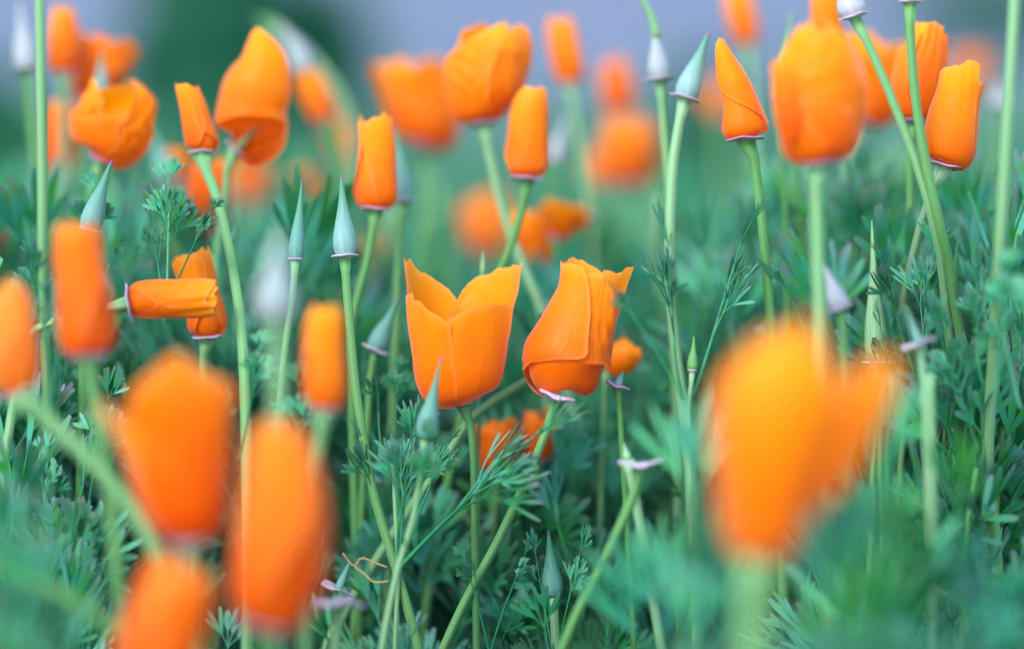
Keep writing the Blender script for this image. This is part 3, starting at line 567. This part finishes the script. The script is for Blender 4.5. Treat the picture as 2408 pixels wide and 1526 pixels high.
add_part('petal', petal_geo([(1826, 1220, 44), (1884, 1130, 84), (1950, 1045, 88), (2012, 960, 70), (2066, 888, 50), (2104, 836, 26)], .592,
         [(0, 185), (1, 190)], [(0, 355), (1, 350)], [(0, .9), (.3, .98), (.6, 1.0), (1, .86)], flat=.3, ripple=.04, seed=77), M['petal_deep'], _p)

# ------------------------------------------------------------------ buds
bud('upright blue green bud with purple tip and wide flat rim beside slim furled poppy', .80, (811, 600), (803, 416), 27, [(816, 680), (826, 800), (838, 920), (858, 1050), (884, 1180), (934, 1345), (985, 1530)], stem_w=12, rim=1.22)
bud('slim blue green bud standing by the milky blurred bud', .795, (695, 608), (710, 428), 18, [(688, 700), (670, 820), (658, 940), (652, 1060)], stem_w=9, rim=1.0)
bud('milky blurred pale bud standing before the slim blue green one', .655, (646, 742), (652, 545), 48, [(650, 800), (654, 920), (650, 1060)], mat='calyx_pale', rim=1.0, stem_w=17, tip_mat=None)
bud('slim teal bud with dark purple tip standing before the open cup', .772, (1000, 1030), (1030, 842), 26, [(992, 1100), (972, 1220), (934, 1345), (898, 1530)], stem_w=9, rim=0, bend=.04, slim=1.35)
bud('blue bud leaning above the blurred tall poppy, tip nearly touching the crumpled one', .806, (210, 540), (254, 378), 27, [(205, 600), (200, 720)], rim=1.0, bend=.05)
bud('leaning blue green bud with pink tip beside the whitish one', .822, (1612, 230), (1662, 76), 29, [(1602, 270), (1584, 380), (1576, 520), (1576, 650), (1586, 800), (1606, 950), (1622, 1100), (1630, 1260)], stem_w=14, bend=.03)
bud('whitish pink bud with very long thread tip, beside the leaning blue green one', .845, (1551, 184), (1538, 52), 26, [(1556, 230), (1564, 330), (1576, 480), (1580, 600)], mat='calyx_pale', stem_w=11, tip_mat=None)
_p = [o for o in bpy.data.objects if o.get('label', '').startswith('whitish pink bud')][0]
add_part('tip', tube(spline(np.array([at(1545, 90, .845), at(1532, 40, .845), at(1508, -6, .845), at(1490, -40, .845)]), 12), np.linspace(11, 3, 12) * MPP * .845, 10), M['stem'], _p)
bud('white bud with flared pale rim atop the steeper of two crossing stems', .79, (2007, 38), (1972, -90), 33, [(2024, 70), (2062, 150), (2108, 260), (2150, 370), (2184, 480), (2206, 580, .793), (2220, 680, .80)], mat='calyx_pale', stem_w=12, rim=1.1)
bud('pale green bud atop the upright one of two crossing stems', .788, (2140, 4), (2140, -150), 26, [(2138, 40), (2144, 140), (2156, 260), (2180, 400), (2212, 540, .79), (2242, 690, .80)], stem_w=13, rim=1.1)
bud('blurred whitish bud near the blurred upright poppy and tall pale stem', .91, (64, 160), (46, 6), 28, [(70, 240), (86, 400), (96, 560)], mat='calyx_pale', tip_mat=None)
bud('blue green bud leaning low between the slim furled poppy and the open cup', .835, (884, 822), (936, 700), 26, [(874, 870), (866, 960)], stem_w=9)
bud('grey blue bud tucked behind the slim furled poppy', .856, (952, 470), (930, 300), 20, [(940, 560), (934, 680), (930, 800), (926, 900)], stem_w=11)
bud('blurred pale blue bud on the side shoot near the smooth tapering poppy', .96, (1302, 378), (1336, 268), 20, [(1300, 440), (1296, 560)], mat='calyx_pale', stem_w=8, tip_mat=None)
bud('pale blue bud lying over the leaves above the biggest blurred poppy', .752, (1976, 722), (1938, 622), 24, [(1982, 780), (1986, 900), (1990, 1020)], mat='calyx_pale', stem_w=10, tip_mat=None)
bud('slim pale green bud rising from the leaves below the crossing stems', .81, (2062, 852), (2050, 518), 27, [(2066, 920), (2070, 1040)], stem_w=9, slim=1.3, tip_mat=None, mat='stem')
bud('thin pink tipped bud poking up beside the foot of the crossing stems', .815, (2240, 690), (2252, 560), 9, [(2236, 760)], stem_w=6, rim=0, mat='stem')
bud('teal bud between two fern like fans near the dark soil', .80, (1300, 1400), (1290, 1250), 25, [(1304, 1460), (1308, 1530)], rim=0, stem_w=12)
bud('small knobbly green bud in the fork of the tall branching stalk', .812, (1628, 870), (1632, 790), 13, [(1626, 900), (1618, 960), (1622, 1060)], rim=.9, stem_w=6, mat='stem', tip_mat=None)
bud('thin green bud spike beside the soft focus broad poppy', .858, (1832, 232), (1862, 20), 14, [(1836, 320), (1846, 480), (1850, 640)], rim=1.2, stem_w=8, mat='stem')
bud('thin dark spike poking up behind the open cup', .83, (1135, 640), (1136, 588), 6, [(1134, 700), (1132, 800)], rim=0, stem_w=5, stem_mat='stem_dark', mat='stem')
bud('grey green bud tip peeking over the crumpled poppy', .90, (238, 215), (238, 118), 14, [(240, 300), (240, 420)], rim=0, stem_w=9)
bud('blurred greyish bud beside the crumpled poppy', .93, (392, 420), (358, 290), 24, [(400, 500), (404, 640)], stem_w=10, tip_mat=None)
bud('pale bud far behind the tall blurred stem at the meadow edge', .98, (2352, 250), (2350, 190), 20, [(2350, 330), (2348, 500)], mat='calyx_pale', stem_w=9, tip_mat=None)

# stalks whose heads are out of sight, straight up through the meadow
bud('tall thick pale stem with its bud high above the blurred upright poppy', .772, (92, -120), (92, -300), 26, [(94, 0), (97, 200), (100, 400, .774), (101, 590, .778), (106, 760, .788)], stem_w=13)
bud('tall soft pale stem with its bud high above the neatly rolled poppy', .752, (2392, -120), (2392, -300), 26, [(2386, 0), (2374, 200), (2362, 400, .754), (2350, 600, .760), (2340, 760, .772)], stem_w=15)
bud('thick blurred stalk arching low beside the deep orange blurred poppy', .665, (-120, 1290), (-240, 1260), 26, [(-10, 1335), (90, 1372), (190, 1425), (300, 1505), (390, 1600)], stem_w=20)
bud('slanting green stalk with its bud hidden behind the plump furled poppy', .826, (1300, 850), (1360, 830), 18, [(1250, 888), (1180, 930), (1124, 972), (1070, 1040)], stem_w=13, rim=0)
bud('dark stalk lying aslant in the shade under the open cup', .85, (900, 1130), (850, 1110), 14, [(985, 1162), (1050, 1200), (1120, 1250)], stem_w=11, stem_mat='stem_dark', rim=0)
bud('arching blurred green stalk bending behind the nodding poppy', 1.02, (640, 66), (600, 40), 16, [(700, 108), (760, 170), (810, 250), (836, 340), (842, 480)], stem_w=14, rim=0, mat='stem')

# ------------------------------------------------------------------ flowers that dropped their petals
spent('lavender disc of a spent flower above two crossing stalks in the shade', .762, (1508, 1088), (1506, 1050), 52, [(1494, 1150), (1466, 1220), (1400, 1360), (1336, 1490)], spike=False, rim_mat='rim_pale', stem_w=14)
spent('blurred pale lavender disc beside the tall blurred leaning poppy', .735, (798, 1418), (798, 1380), 66, [(792, 1480), (788, 1560)], spike=False, rim_mat='rim_pale', stem_w=13)
spent('pale spent flower disc with short pod, behind the blurred lavender disc', .79, (796, 1384), (824, 1318), 46, [(792, 1440), (788, 1520)], rim_mat='rim_pale', stem_w=10)
spent('purple rim of a spent flower close to the plump furled poppy', .808, (1452, 906), (1466, 872), 30, [(1456, 960), (1462, 1040)], rim_mat='rim', stem_w=8)
spent('whitish pink spent flower blurred among the leaves below the crossing stems', .752, (2160, 806), (2130, 720), 44, [(2170, 880), (2176, 1000)], rim_mat='rim_pale', stem_w=9)
spent('pinkish spent rim beside the spread petal tips above the open cup', .93, (1384, 508), (1390, 470), 26, [(1380, 580), (1370, 700)], rim_mat='rim_pale', stem_w=7, spike=False)
spent('small lavender spent rim low behind the gap between cup and furled poppy', .88, (1296, 714), (1298, 690), 16, [(1292, 800)], rim_mat='rim_pale', stem_w=7, spike=False)
bud('thick green stalk crossing under the lavender disc', .775, (1476, 1080), (1466, 1040), 10, [(1496, 1180), (1520, 1320), (1556, 1530)], stem_w=13, rim=0, mat='stem')
_t = thing('dry_filament', 'curly brown dry filament caught on the pale spent flower disc', 'dead petal', at(840, 1340, .79))
for pts in ([(806, 1300), (832, 1330), (850, 1312), (880, 1322), (912, 1334)], [(834, 1332), (858, 1350), (880, 1368), (914, 1366)]):
    V, F, F3, uv = tube(spline(np.array([at(x, y, .79) for x, y in pts]), 20), np.full(20, 2.2) * MPP * .79, 6, 0)
    add_part('strand', (V, F, F3, uv), M['dry'], _t)

# ------------------------------------------------------------------ bare stalks
def bare(label, pts, d, w, mat='stem', group=None):
    path = to_ground(pts, d, len(label)); P = spline(path, 34); loc = np.array([path[-1][0], path[-1][1], 0.0])
    V, F, F3, uv = tube(P, w * .85 * MPP * d * np.linspace(.8, 1.1, 34), 15)
    o = link('plant_stalk', mesh_np('plant_stalk', V - loc, F, F3, uv), M[mat]); o.location = loc
    o['label'] = label; o['category'] = 'stalk'
    if group: o['group'] = group
bare('broad ridged pale stalk cut short in the leaves beside the soft pale stem', [(2312, 930), (2330, 1150), (2344, 1330), (2352, 1530)], .80, 17)
bare('second ridged stalk leaning across the broad pale one', [(2366, 940), (2352, 1080), (2340, 1250), (2330, 1500)], .81, 9)
bare('yellow green stalk slanting behind the soft blurred leaves', [(2246, 960), (2232, 1120), (2212, 1300), (2190, 1520)], .815, 13)
bare('thin soft green stalk rising before the yellow green one', [(2186, 880), (2192, 1050), (2194, 1250), (2190, 1520)], .745, 11)
bare('thin teal stalk close to the broad ridged one', [(2296, 1100), (2274, 1250), (2266, 1400), (2260, 1520)], .78, 8)
for k, (x, y) in enumerate(((2058, 880), (2092, 860), (2122, 900))):
    bare('pale ridged stalk of the trio beside the biggest blurred poppy', [(x, y), (x + 2, y + 90), (x - 6, y + 240), (x - 14, y + 500)], .82, 10, group='trio of pale stalks')
bare('dark stalk upright in the shade below the low orange poppy', [(1240, 1130), (1262, 1240), (1280, 1340), (1286, 1480)], .86, 9, 'stem_dark')
bare('yellowish blurred stalk in the shade between furled poppy and lavender disc', [(1330, 1080), (1346, 1160), (1372, 1250), (1384, 1340)], .9, 10)
bare('thin leaf stalk rising from the fork under the teal bud', [(925, 1090), (930, 1200), (936, 1340), (930, 1500)], .798, 7)
rs = random.Random(21)
for k in range(30):
    x = rs.choice((rs.uniform(560, 960), rs.uniform(1000, 1560), rs.uniform(1650, 2400), rs.uniform(100, 560))); y = rs.uniform(330, 560)
    bare('soft green stalk standing in the haze of the meadow behind the flowers', [(x, y), (x + rs.uniform(-25, 25), y + 150), (x + rs.uniform(-40, 40), y + 330)], rs.uniform(.9, 1.25), rs.uniform(7, 12), group='soft stalks behind the flowers')

# ------------------------------------------------------------------ feathery leaves
def ribbon(p0, p1, nrm, w, acc, var, tipamt=1.0, curve=0.0):
    """one rounded leaf lobe, slightly channelled"""
    ax = p1 - p0; L = np.linalg.norm(ax); t = ax / L; sd = np.cross(t, nrm); sd /= np.linalg.norm(sd); up = np.cross(sd, t)
    i = len(acc['V'])
    for s, k, tip in ((0, .45, 0), (.45, .9, 0), (.82, 1.0, .35), (1.0, .42, 1.0)):
        c = p0 + ax * s + up * (curve * L * s * s)
        for sg in (-1, 1):
            acc['V'].append(c + sd * sg * w * k + up * 0.25 * w * k); acc['tip'].append(tip * tipamt); acc['var'].append(var)
    for q in range(3): acc['F'].append((i + 2 * q, i + 2 * q + 1, i + 2 * q + 3, i + 2 * q + 2))

def stalk(p0, p1, r0, r1, acc, var):
    ax = p1 - p0; t = ax / np.linalg.norm(ax); a = np.cross(t, [.3, .9, .2]); a /= np.linalg.norm(a); b = np.cross(t, a); i = len(acc['V'])
    for c, r in ((p0, r0), (p1, r1)):
        for k in range(4):
            q = k * math.pi / 2; acc['V'].append(c + r * (math.cos(q) * a + math.sin(q) * b)); acc['tip'].append(0); acc['var'].append(var)
    for k in range(4): acc['F'].append((i + k, i + (k + 1) % 4, i + 4 + (k + 1) % 4, i + 4 + k))

def new_acc(): return dict(V=[], F=[], tip=[], var=[])

def turn(v, axis, ang):
    c, s = math.cos(ang), math.sin(ang); return v * c + np.cross(axis, v) * s + axis * np.dot(axis, v) * (1 - c)

def frond(seed, petiole=.55, blade=.45, tight=1.0, tipamt=1.0, lw=.0085, fine=1.0, thin=1.0, arms=(-.62, -.2, .22, .62)):
    """unit-length leaf along +Z; returns one acc for the stalk and one for each leaflet"""
    r = random.Random(seed); st = new_acc(); leaves = []
    bend = np.array([r.uniform(-.06, .06), r.uniform(-.05, .05), 0])
    P = [bend * (s * s) * 1.2 + np.array([0, 0, s * petiole]) for s in (0, .33, .66, 1)]
    for a, b, ra, rb in zip(P, P[1:], (.013, .011, .0095), (.011, .0095, .008)): stalk(a, b, ra * thin, rb * thin, st, .4)
    tip = P[-1]; ax = P[-1] - P[-2]; ax /= np.linalg.norm(ax)
    nrm = np.array([0, -1.0, 0]); nrm -= ax * np.dot(nrm, ax); nrm /= np.linalg.norm(nrm)
    nodes = [(0.0, 1.0), (.30, .78), (.55, .55)]
    end = tip + ax * blade * .62; stalk(tip, end, .008 * thin, .005 * thin, st, .4)
    def fan(p, d, L, var):
        acc = new_acc(); n2 = turn(nrm, d, r.uniform(-.5, .5)); base = p + d * L * .35
        stalk(p, base, .006 * thin, .0045 * thin, acc, var)
        for a in arms:
            d2 = turn(d, n2, a * tight + r.uniform(-.08, .08)); d2 = d2 + n2 * r.uniform(-.12, .28); d2 /= np.linalg.norm(d2)
            l2 = L * (.30 if abs(a) < .4 else .24) * r.uniform(.8, 1.15); q = base + d2 * l2; stalk(base, q, .0045 * thin, .004 * thin, acc, var)
            for b in (-.48, -.05, .42):
                d3 = turn(d2, n2, b * tight * fine + r.uniform(-.1, .1)); d3 = d3 + n2 * r.uniform(-.15, .25); d3 /= np.linalg.norm(d3)
                ribbon(q - d3 * .004, q + d3 * L * r.uniform(.30, .50), n2, lw * r.uniform(.8, 1.15), acc, var + r.uniform(-.06, .06), tipamt * r.uniform(.2, 1), r.uniform(-.1, .15))
        leaves.append(acc)
    for s, k in nodes:
        for sg in (-1, 1):
            d = turn(ax, nrm, sg * r.uniform(.40, .72) * tight); d = turn(d, ax, r.uniform(-.5, .5))
            fan(tip + ax * blade * .62 * s, d, blade * .72 * k * r.uniform(.85, 1.1), r.uniform(.2, .6))
    fan(end, turn(ax, nrm, r.uniform(-.15, .15)), blade * .55, r.uniform(.3, .6))
    return st, leaves

def acc_mesh(name, acc):
    return mesh_np(name, np.array(acc['V']), np.array(acc['F']), None, None, dict(tip=acc['tip'], var=acc['var']))

KINDS = [dict(petiole=.5, blade=.5, tight=.8, lw=.0125), dict(petiole=.6, blade=.4, tight=.95, lw=.010), dict(petiole=.66, blade=.36, tight=.75, lw=.009),
         dict(petiole=.35, blade=.66, tight=.7, lw=.0095, tipamt=1.2), dict(petiole=.45, blade=.55, tight=1.0, lw=.0155, fine=.8)]
GROWN = [dict(petiole=.64, blade=.40, tight=.8, lw=.0066, thin=.55, arms=(-.55, -.18, .18, .55)), dict(petiole=.70, blade=.34, tight=1.0, lw=.0060, thin=.5, arms=(-.6, -.2, .2, .6)),
         dict(petiole=.58, blade=.46, tight=.65, lw=.0062, thin=.55, tipamt=1.2), dict(petiole=.74, blade=.30, tight=1.1, lw=.0068, thin=.55, arms=(-.55, -.18, .18, .55), fine=.85), dict(petiole=.52, blade=.52, tight=.6, lw=.0058, thin=.5, arms=(-.6, -.2, .2, .6))]
PROTO = []                                             # 0-4 short leaves borne on a stalk, 5-14 whole leaves grown from the soil
for k in range(15):
    st, lv = frond(40 + k, **(KINDS[k] if k < 5 else GROWN[k % 5]))
    PROTO.append((acc_mesh('leaf_stalk', st), [acc_mesh('leaflet', a) for a in lv], st, lv))

def place_leaf(base, tip, k, roll, label, group=None):
    """base and tip are world points"""
    ax = tip - base; L = np.linalg.norm(ax)
    root = thing('poppy_leaf', label, 'leaf', base, group)
    q = Vector(ax).to_track_quat('Z', 'Y'); root.rotation_mode = 'QUATERNION'
    from mathutils import Quaternion
    root.rotation_quaternion = q @ Quaternion((0, 0, 1), roll); root.scale = (L, L, L)
    sm, lms = PROTO[k][:2]
    link('leaf_stalk', sm, M['leaf'], root)
    for m in lms: link('leaflet', m, M['leaf'], root)
    return root

def leaf(x0, y0, x1, y1, d, k, roll, label, dz=0.0, group=None): return place_leaf(at(x0, y0, d), at(x1, y1, d + dz), k, roll, label, group)

#      base        tip         depth kind roll
leaf(386, 760, 420, 400, .80, 0, .1, 'fan shaped green leaf spread behind the sideways tube')
leaf(388, 720, 345, 490, .805, 4, .6, 'small fan leaf leaning out beside the spread fan behind the sideways tube')
leaf(392, 720, 490, 470, .795, 1, -.4, 'fan leaf leaning toward the curved stalk above the sideways tube')
leaf(100, 800, 60, 585, .80, 4, .2, 'finely cut bluish leaf beside the blurred tall poppy')
leaf(210, 640, 205, 430, .815, 4, .5, 'small dark leaf behind the blue leaning bud')
leaf(225, 700, 275, 560, .81, 1, -.3, 'small blue green leaf between the blurred tall poppy and sideways tube')
leaf(938, 1335, 800, 1010, .80, 0, .2, 'purplish tipped leaf in the clump under the open cup, leaning to the blurred slim poppy')
leaf(938, 1335, 880, 990, .795, 3, -.4, 'upright leaf in the middle of the bushy clump under the open cup')
leaf(938, 1335, 955, 985, .805, 0, .7, 'leaf at the back of the bushy clump under the teal bud')
leaf(940, 1335, 1040, 1010, .80, 1, -.2, 'leaf of the bushy clump under the open cup leaning to the furled poppy')
leaf(944, 1330, 1290, 952, .795, 3, .3, 'long thin stalked leaf with purple tips reaching up between cup and furled poppy')
leaf(1152, 1540, 1100, 1290, .79, 1, .3, 'small spread leaf with reddish tips beside the dark soil gap')
leaf(1152, 1540, 1215, 1290, .795, 2, -.3, 'small purple tipped leaf leaning against the fern like fan')
leaf(1302, 1540, 1245, 1275, .80, 4, .1, 'fern like fan leaf on the purple leaf side of the low teal bud')
leaf(1308, 1540, 1370, 1265, .80, 4, -.15, 'fern like fan leaf with curled pale tips beyond the low teal bud')
leaf(1606, 940, 1500, 530, .808, 3, .2, 'tall feathery leaf with purple tips beside the branching stalk')
leaf(1612, 950, 1470, 650, .765, 2, .1, 'blurred wispy purple leaf reaching across the plump furled poppy')
leaf(1620, 950, 1800, 530, .815, 3, -.4, 'tall feathery leaf leaning from the branching stalk to the pointed poppy stem')
leaf(900, 1080, 860, 860, .815, 0, .5, 'broad lobed leaf behind the stalk of the wide rimmed bud')
leaf(930, 1080, 930, 850, .822, 1, .1, 'lobed leaf close beside the foot of the open cup')
leaf(2160, 900, 2030, 600, .805, 0, .1, 'green leaf fanned out behind the slim pale green bud')
leaf(2170, 900, 2110, 560, .80, 3, -.3, 'tall green leaf between the slim pale bud and its spread neighbour leaf')
leaf(2110, 1010, 2060, 740, .80, 4, .4, 'bright green leaf with spread fingers over the biggest blurred poppy')
leaf(2330, 1000, 2290, 610, .80, 0, .3, 'bluish feathery leaf beside the thin pink tipped bud')
leaf(2370, 1010, 2390, 600, .805, 3, -.2, 'bluish feathery leaf rising behind the foot of the tall soft pale stem')
leaf(2300, 1060, 2200, 760, .775, 4, -.5, 'loose leaf over the whitish spent flower')
leaf(120, 1220, 60, 860, .80, 3, .2, 'dark narrow lobed leaf under the leaning blurred poppy')
leaf(110, 1340, 130, 1040, .795, 0, -.3, 'dark leaf crossed by the thick slanting pale stem')
leaf(200, 1240, 250, 900, .80, 4, .3, 'dark scalloped leaf between two blurred poppies')
leaf(1900, 800, 1840, 615, .80, 2, .4, 'thin curled leaf beside the straight stem of the pointed poppy')

leaf(130, 960, 70, 610, .764, 4, .3, 'feathery leaf standing before the foot of the tall thick pale stem')
leaf(110, 1000, 140, 720, .760, 1, -.4, 'smaller leaf leaning across the foot of the tall thick pale stem')
leaf(2340, 920, 2385, 610, .742, 0, .3, 'soft leaf standing before the foot of the tall soft pale stem')
leaf(2310, 900, 2240, 650, .772, 3, -.2, 'leaf covering the foot of the two crossing stems')
leaf(2250, 930, 2170, 640, .775, 4, .5, 'spread leaf between the slim pale bud and the crossing stems')
leaf(2400, 960, 2330, 700, .765, 4, -.6, 'bluish spread leaf beside the cover leaf of the crossing stems')
leaf(955, 1290, 890, 1020, .765, 0, .3, 'leaf of the clump covering the stalk of the slim teal bud on the bushy side')
leaf(975, 1270, 1000, 1010, .762, 4, -.3, 'broad fingered leaf right under the slim teal bud')
leaf(560, 1080, 640, 800, .775, 0, .4, 'leaf standing between the curved stalk and the milky bud foot')
leaf(700, 1150, 690, 880, .772, 4, -.3, 'spread leaf before the stalk of the slim blue green bud')

# canopy height of the foliage (survey picture row at focus depth) across the picture
CAN = np.array([(-900, 560), (0, 600), (200, 660), (420, 780), (650, 860), (850, 960), (1000, 1030), (1150, 1150), (1350, 1180), (1480, 960), (1600, 780), (1750, 700), (1950, 620), (2150, 570), (2408, 540), (3300, 540)], float)
def canopy(X, d):
    xp = W / 2 + X / (MPP * FOCUS); row = np.interp(xp, CAN[:, 0], CAN[:, 1])
    z = at(np.array(0.0), np.array(row), np.array(FOCUS))[..., 2]
    return float(z)

rl = random.Random(5)
ZONES = ((350, 'around the foot of the blurred tall poppy'), (700, 'between the curved stalk and the milky bud'), (1000, 'around the stalk of the wide rimmed bud'),
         (1480, 'in the shade under cup and plump furled poppy'), (1800, 'around the tall branching stalk'), (2200, 'behind the biggest blurred poppy'), (9999, 'among the broad pale ridged stalks'))
n = 0
while n < 225:
    d = rl.uniform(.80, .95) if rl.random() < .8 else rl.uniform(.745, .80); xp = rl.uniform(-60, 2470)
    if 1000 < xp < 1650 and rl.random() < .62: continue
    if 900 < xp < 1480 and d < .835: continue
    if 1380 < xp < 1640 and d < .87: continue
    if (140 < xp < 800 or 1640 < xp < 2110) and d < .868: d += .09
    if 1060 < xp < 1360 and d < .91: continue
    X = (xp - W / 2) * MPP * d; Y = d * math.cos(PITCH)
    h = canopy(X, d) * rl.uniform(.66, 1.0) * (1.0 if d > .80 else .80)
    base = np.array([X + rl.uniform(-.02, .02), Y + rl.uniform(-.01, .01), -.004]); tip = np.array([X + rl.uniform(-.02, .02), Y + rl.uniform(-.015, .015), h])
    zone = [z for lim, z in ZONES if xp < lim][0]
    place_leaf(base, tip, 5 + rl.randrange(10), rl.uniform(0, 6.28), 'feathery blue green poppy leaf crowded ' + zone, 'feathery leaves ' + zone); n += 1

# everything farther, nearer or deeper in the growth: one mass
def mass(name, label, spots, mat, protos, seed):
    r = np.random.default_rng(seed); VV, FF, TT, AA = [], [], [], []; off = 0
    packs = []
    for st, lv in protos:
        V, F, T, A = [], [], [], []; o = 0
        for a in [st] + lv:
            V.append(np.array(a['V'])); F.append(np.array(a['F']) + o); T += a['tip']; A += a['var']; o += len(a['V'])
        packs.append((np.vstack(V), np.vstack(F), np.array(T), np.array(A)))
    for b, t in spots:
        V, F, T, A = packs[r.integers(len(packs))]
        ax = t - b; L = np.linalg.norm(ax); z = ax / L; roll = r.uniform(0, 6.28)
        x = np.cross([math.cos(roll), math.sin(roll), .1], z); x /= np.linalg.norm(x); y = np.cross(z, x)
        VV.append(b + L * (V[:, :1] * x + V[:, 1:2] * y + V[:, 2:] * z)); FF.append(F + off); off += len(V)
        TT.append(T * r.uniform(.1, 1)); AA.append(A + r.uniform(-.25, .45))
    o = link(name, mesh_np(name, np.vstack(VV), np.vstack(FF), None, None, dict(tip=np.concatenate(TT), var=np.concatenate(AA))), mat)
    o['kind'] = 'stuff'; o['label'] = label; o['category'] = 'foliage'
    return o

spots = []
def spot(d, X, h, sp=.03):
    Y = d * math.cos(PITCH); b = np.array([X, Y, -.004]); t = np.array([X + rl.uniform(-sp, sp), Y + rl.uniform(-sp, sp), h]); spots.append((b, t))
for _ in range(760):                                   # behind the focus
    d = .87 + 1.2 * rl.random() ** 1.3; X = rl.uniform(-.2, .2) * (d / .8) ** 1.05
    spot(d, X, rl.uniform(.62, 1.0) * min(.19, .285 - .093 * d) * (.9 if abs(X / d) < .06 else 1.0))
for _ in range(420):                                   # short growth out to the path
    d = rl.uniform(1.7, 4.2); X = rl.uniform(-.22, .22) * (d / .8); spot(d, X, rl.uniform(.05, .10), .08)
for _ in range(150):                                   # low dark growth among the stems in focus
    d = rl.uniform(.70, .95); X = rl.uniform(-.19, .19) * (d / .8); spot(d, X, rl.uniform(.05, .095), .05)
for _ in range(110):                                   # shaded growth under the central flowers
    d = rl.uniform(.835, .97); X = rl.uniform(-.045, .062) * (d / .8); spot(d, X, rl.uniform(.075, .128), .05)
for _ in range(70):                                    # nearer than the focus
    d = rl.uniform(.52, .70); X = rl.uniform(-.17, .17) * (d / .8)
    xp = W / 2 + X / (MPP * d)
    if 200 < xp < 780 or 1600 < xp < 1980: continue
    lim = float(at(np.array(0.), np.array(1740. if 640 < xp < 1780 else 1500.), np.array(d))[2]); spot(d, X, lim * rl.uniform(.8, 1.0), .03)
for x, y, d in ((2150, 1060, .70), (2060, 1180, .68), (1600, 1130, .71), (2300, 1180, .69), (2120, 1300, .66), (60, 1280, .68), (150, 1280, .67), (1590, 1440, .66), (100, 1400, .62), (1950, 1330, .64)):
    p = at(np.array(float(x)), np.array(float(y)), np.array(d)); b = p.copy(); b[2] = -.004; b[0] += rl.uniform(-.02, .02); spots.append((b, p))
mass('undergrowth', 'dense mass of feathery green poppy foliage covering the ground between the flowers', spots, M['leaf'], [(p[2], p[3]) for p in PROTO[5:]], 3)

# ------------------------------------------------------------------ low shrubs beyond the meadow
def shrub(label, x, y, d, rx, rz, n, seed, mat='shrub'):
    r = np.random.default_rng(seed); c = at(np.array(float(x)), np.array(float(y)), np.array(float(d))); base = np.array([c[0], c[1], 0.0])
    root = thing('shrub', label, 'shrub', base)
    cz = max(rz * .8, c[2])
    u = r.normal(size=(n, 3)); u /= np.linalg.norm(u, axis=1)[:, None]
    lump = 1 + .22 * np.sin(u[:, 0] * 5 + seed) * np.cos(u[:, 1] * 4 + u[:, 2] * 6)
    P = u * (r.random(n) ** .45 * lump)[:, None] * np.array([rx, rx * .9, rz]); P[:, 2] += cz
    P[:, 2] = np.maximum(P[:, 2], .01)
    a = r.normal(size=(n, 3)); a /= np.linalg.norm(a, axis=1)[:, None]; b = np.cross(a, u + .01); b /= np.linalg.norm(b, axis=1)[:, None] + 1e-9
    s = (.010 + .012 * r.random(n))[:, None]
    V = np.stack([P - a * s, P + b * s * .45, P + a * s, P - b * s * .45], 1).reshape(-1, 3)
    F = np.arange(4 * n).reshape(-1, 4)
    link('foliage', mesh_np('foliage', V, F, None, None, dict(tip=np.zeros(4 * n), var=np.repeat(r.random(n) * .6, 4)), smooth=False), M[mat], root)
    for k in range(4):
        an = k * 1.6 + seed; e = np.array([math.cos(an) * rx * .5, math.sin(an) * rx * .5, cz])
        V, F, F3, uv = tube(spline(np.array([[0, 0, -.01], e * .5 + [0, 0, .02], e]), 8), np.linspace(.006, .002, 8), 6, 0)
        link('branch', mesh_np('branch', V, F, F3, uv), M['stem_dark'], root)
    return root
shrub('rounded dark green shrub beyond the meadow behind the thrown open poppy', 520, 150, 3.3, .115, .14, 6000, 1)
shrub('smaller dark shrub beyond the meadow behind the nodding poppy', 775, 230, 3.4, .055, .12, 2500, 2)
shrub('dark shrub at the meadow end behind the tall pale stem', -20, 330, 3.0, .06, .075, 2500, 3)
shrub('low dark shrub beyond the meadow behind the pale far poppies', 1650, 360, 2.9, .04, .08, 2000, 4)
shrub('dark low shrub far beyond the neatly rolled poppy', 2390, 10, 6.5, .30, .08, 4000, 5)
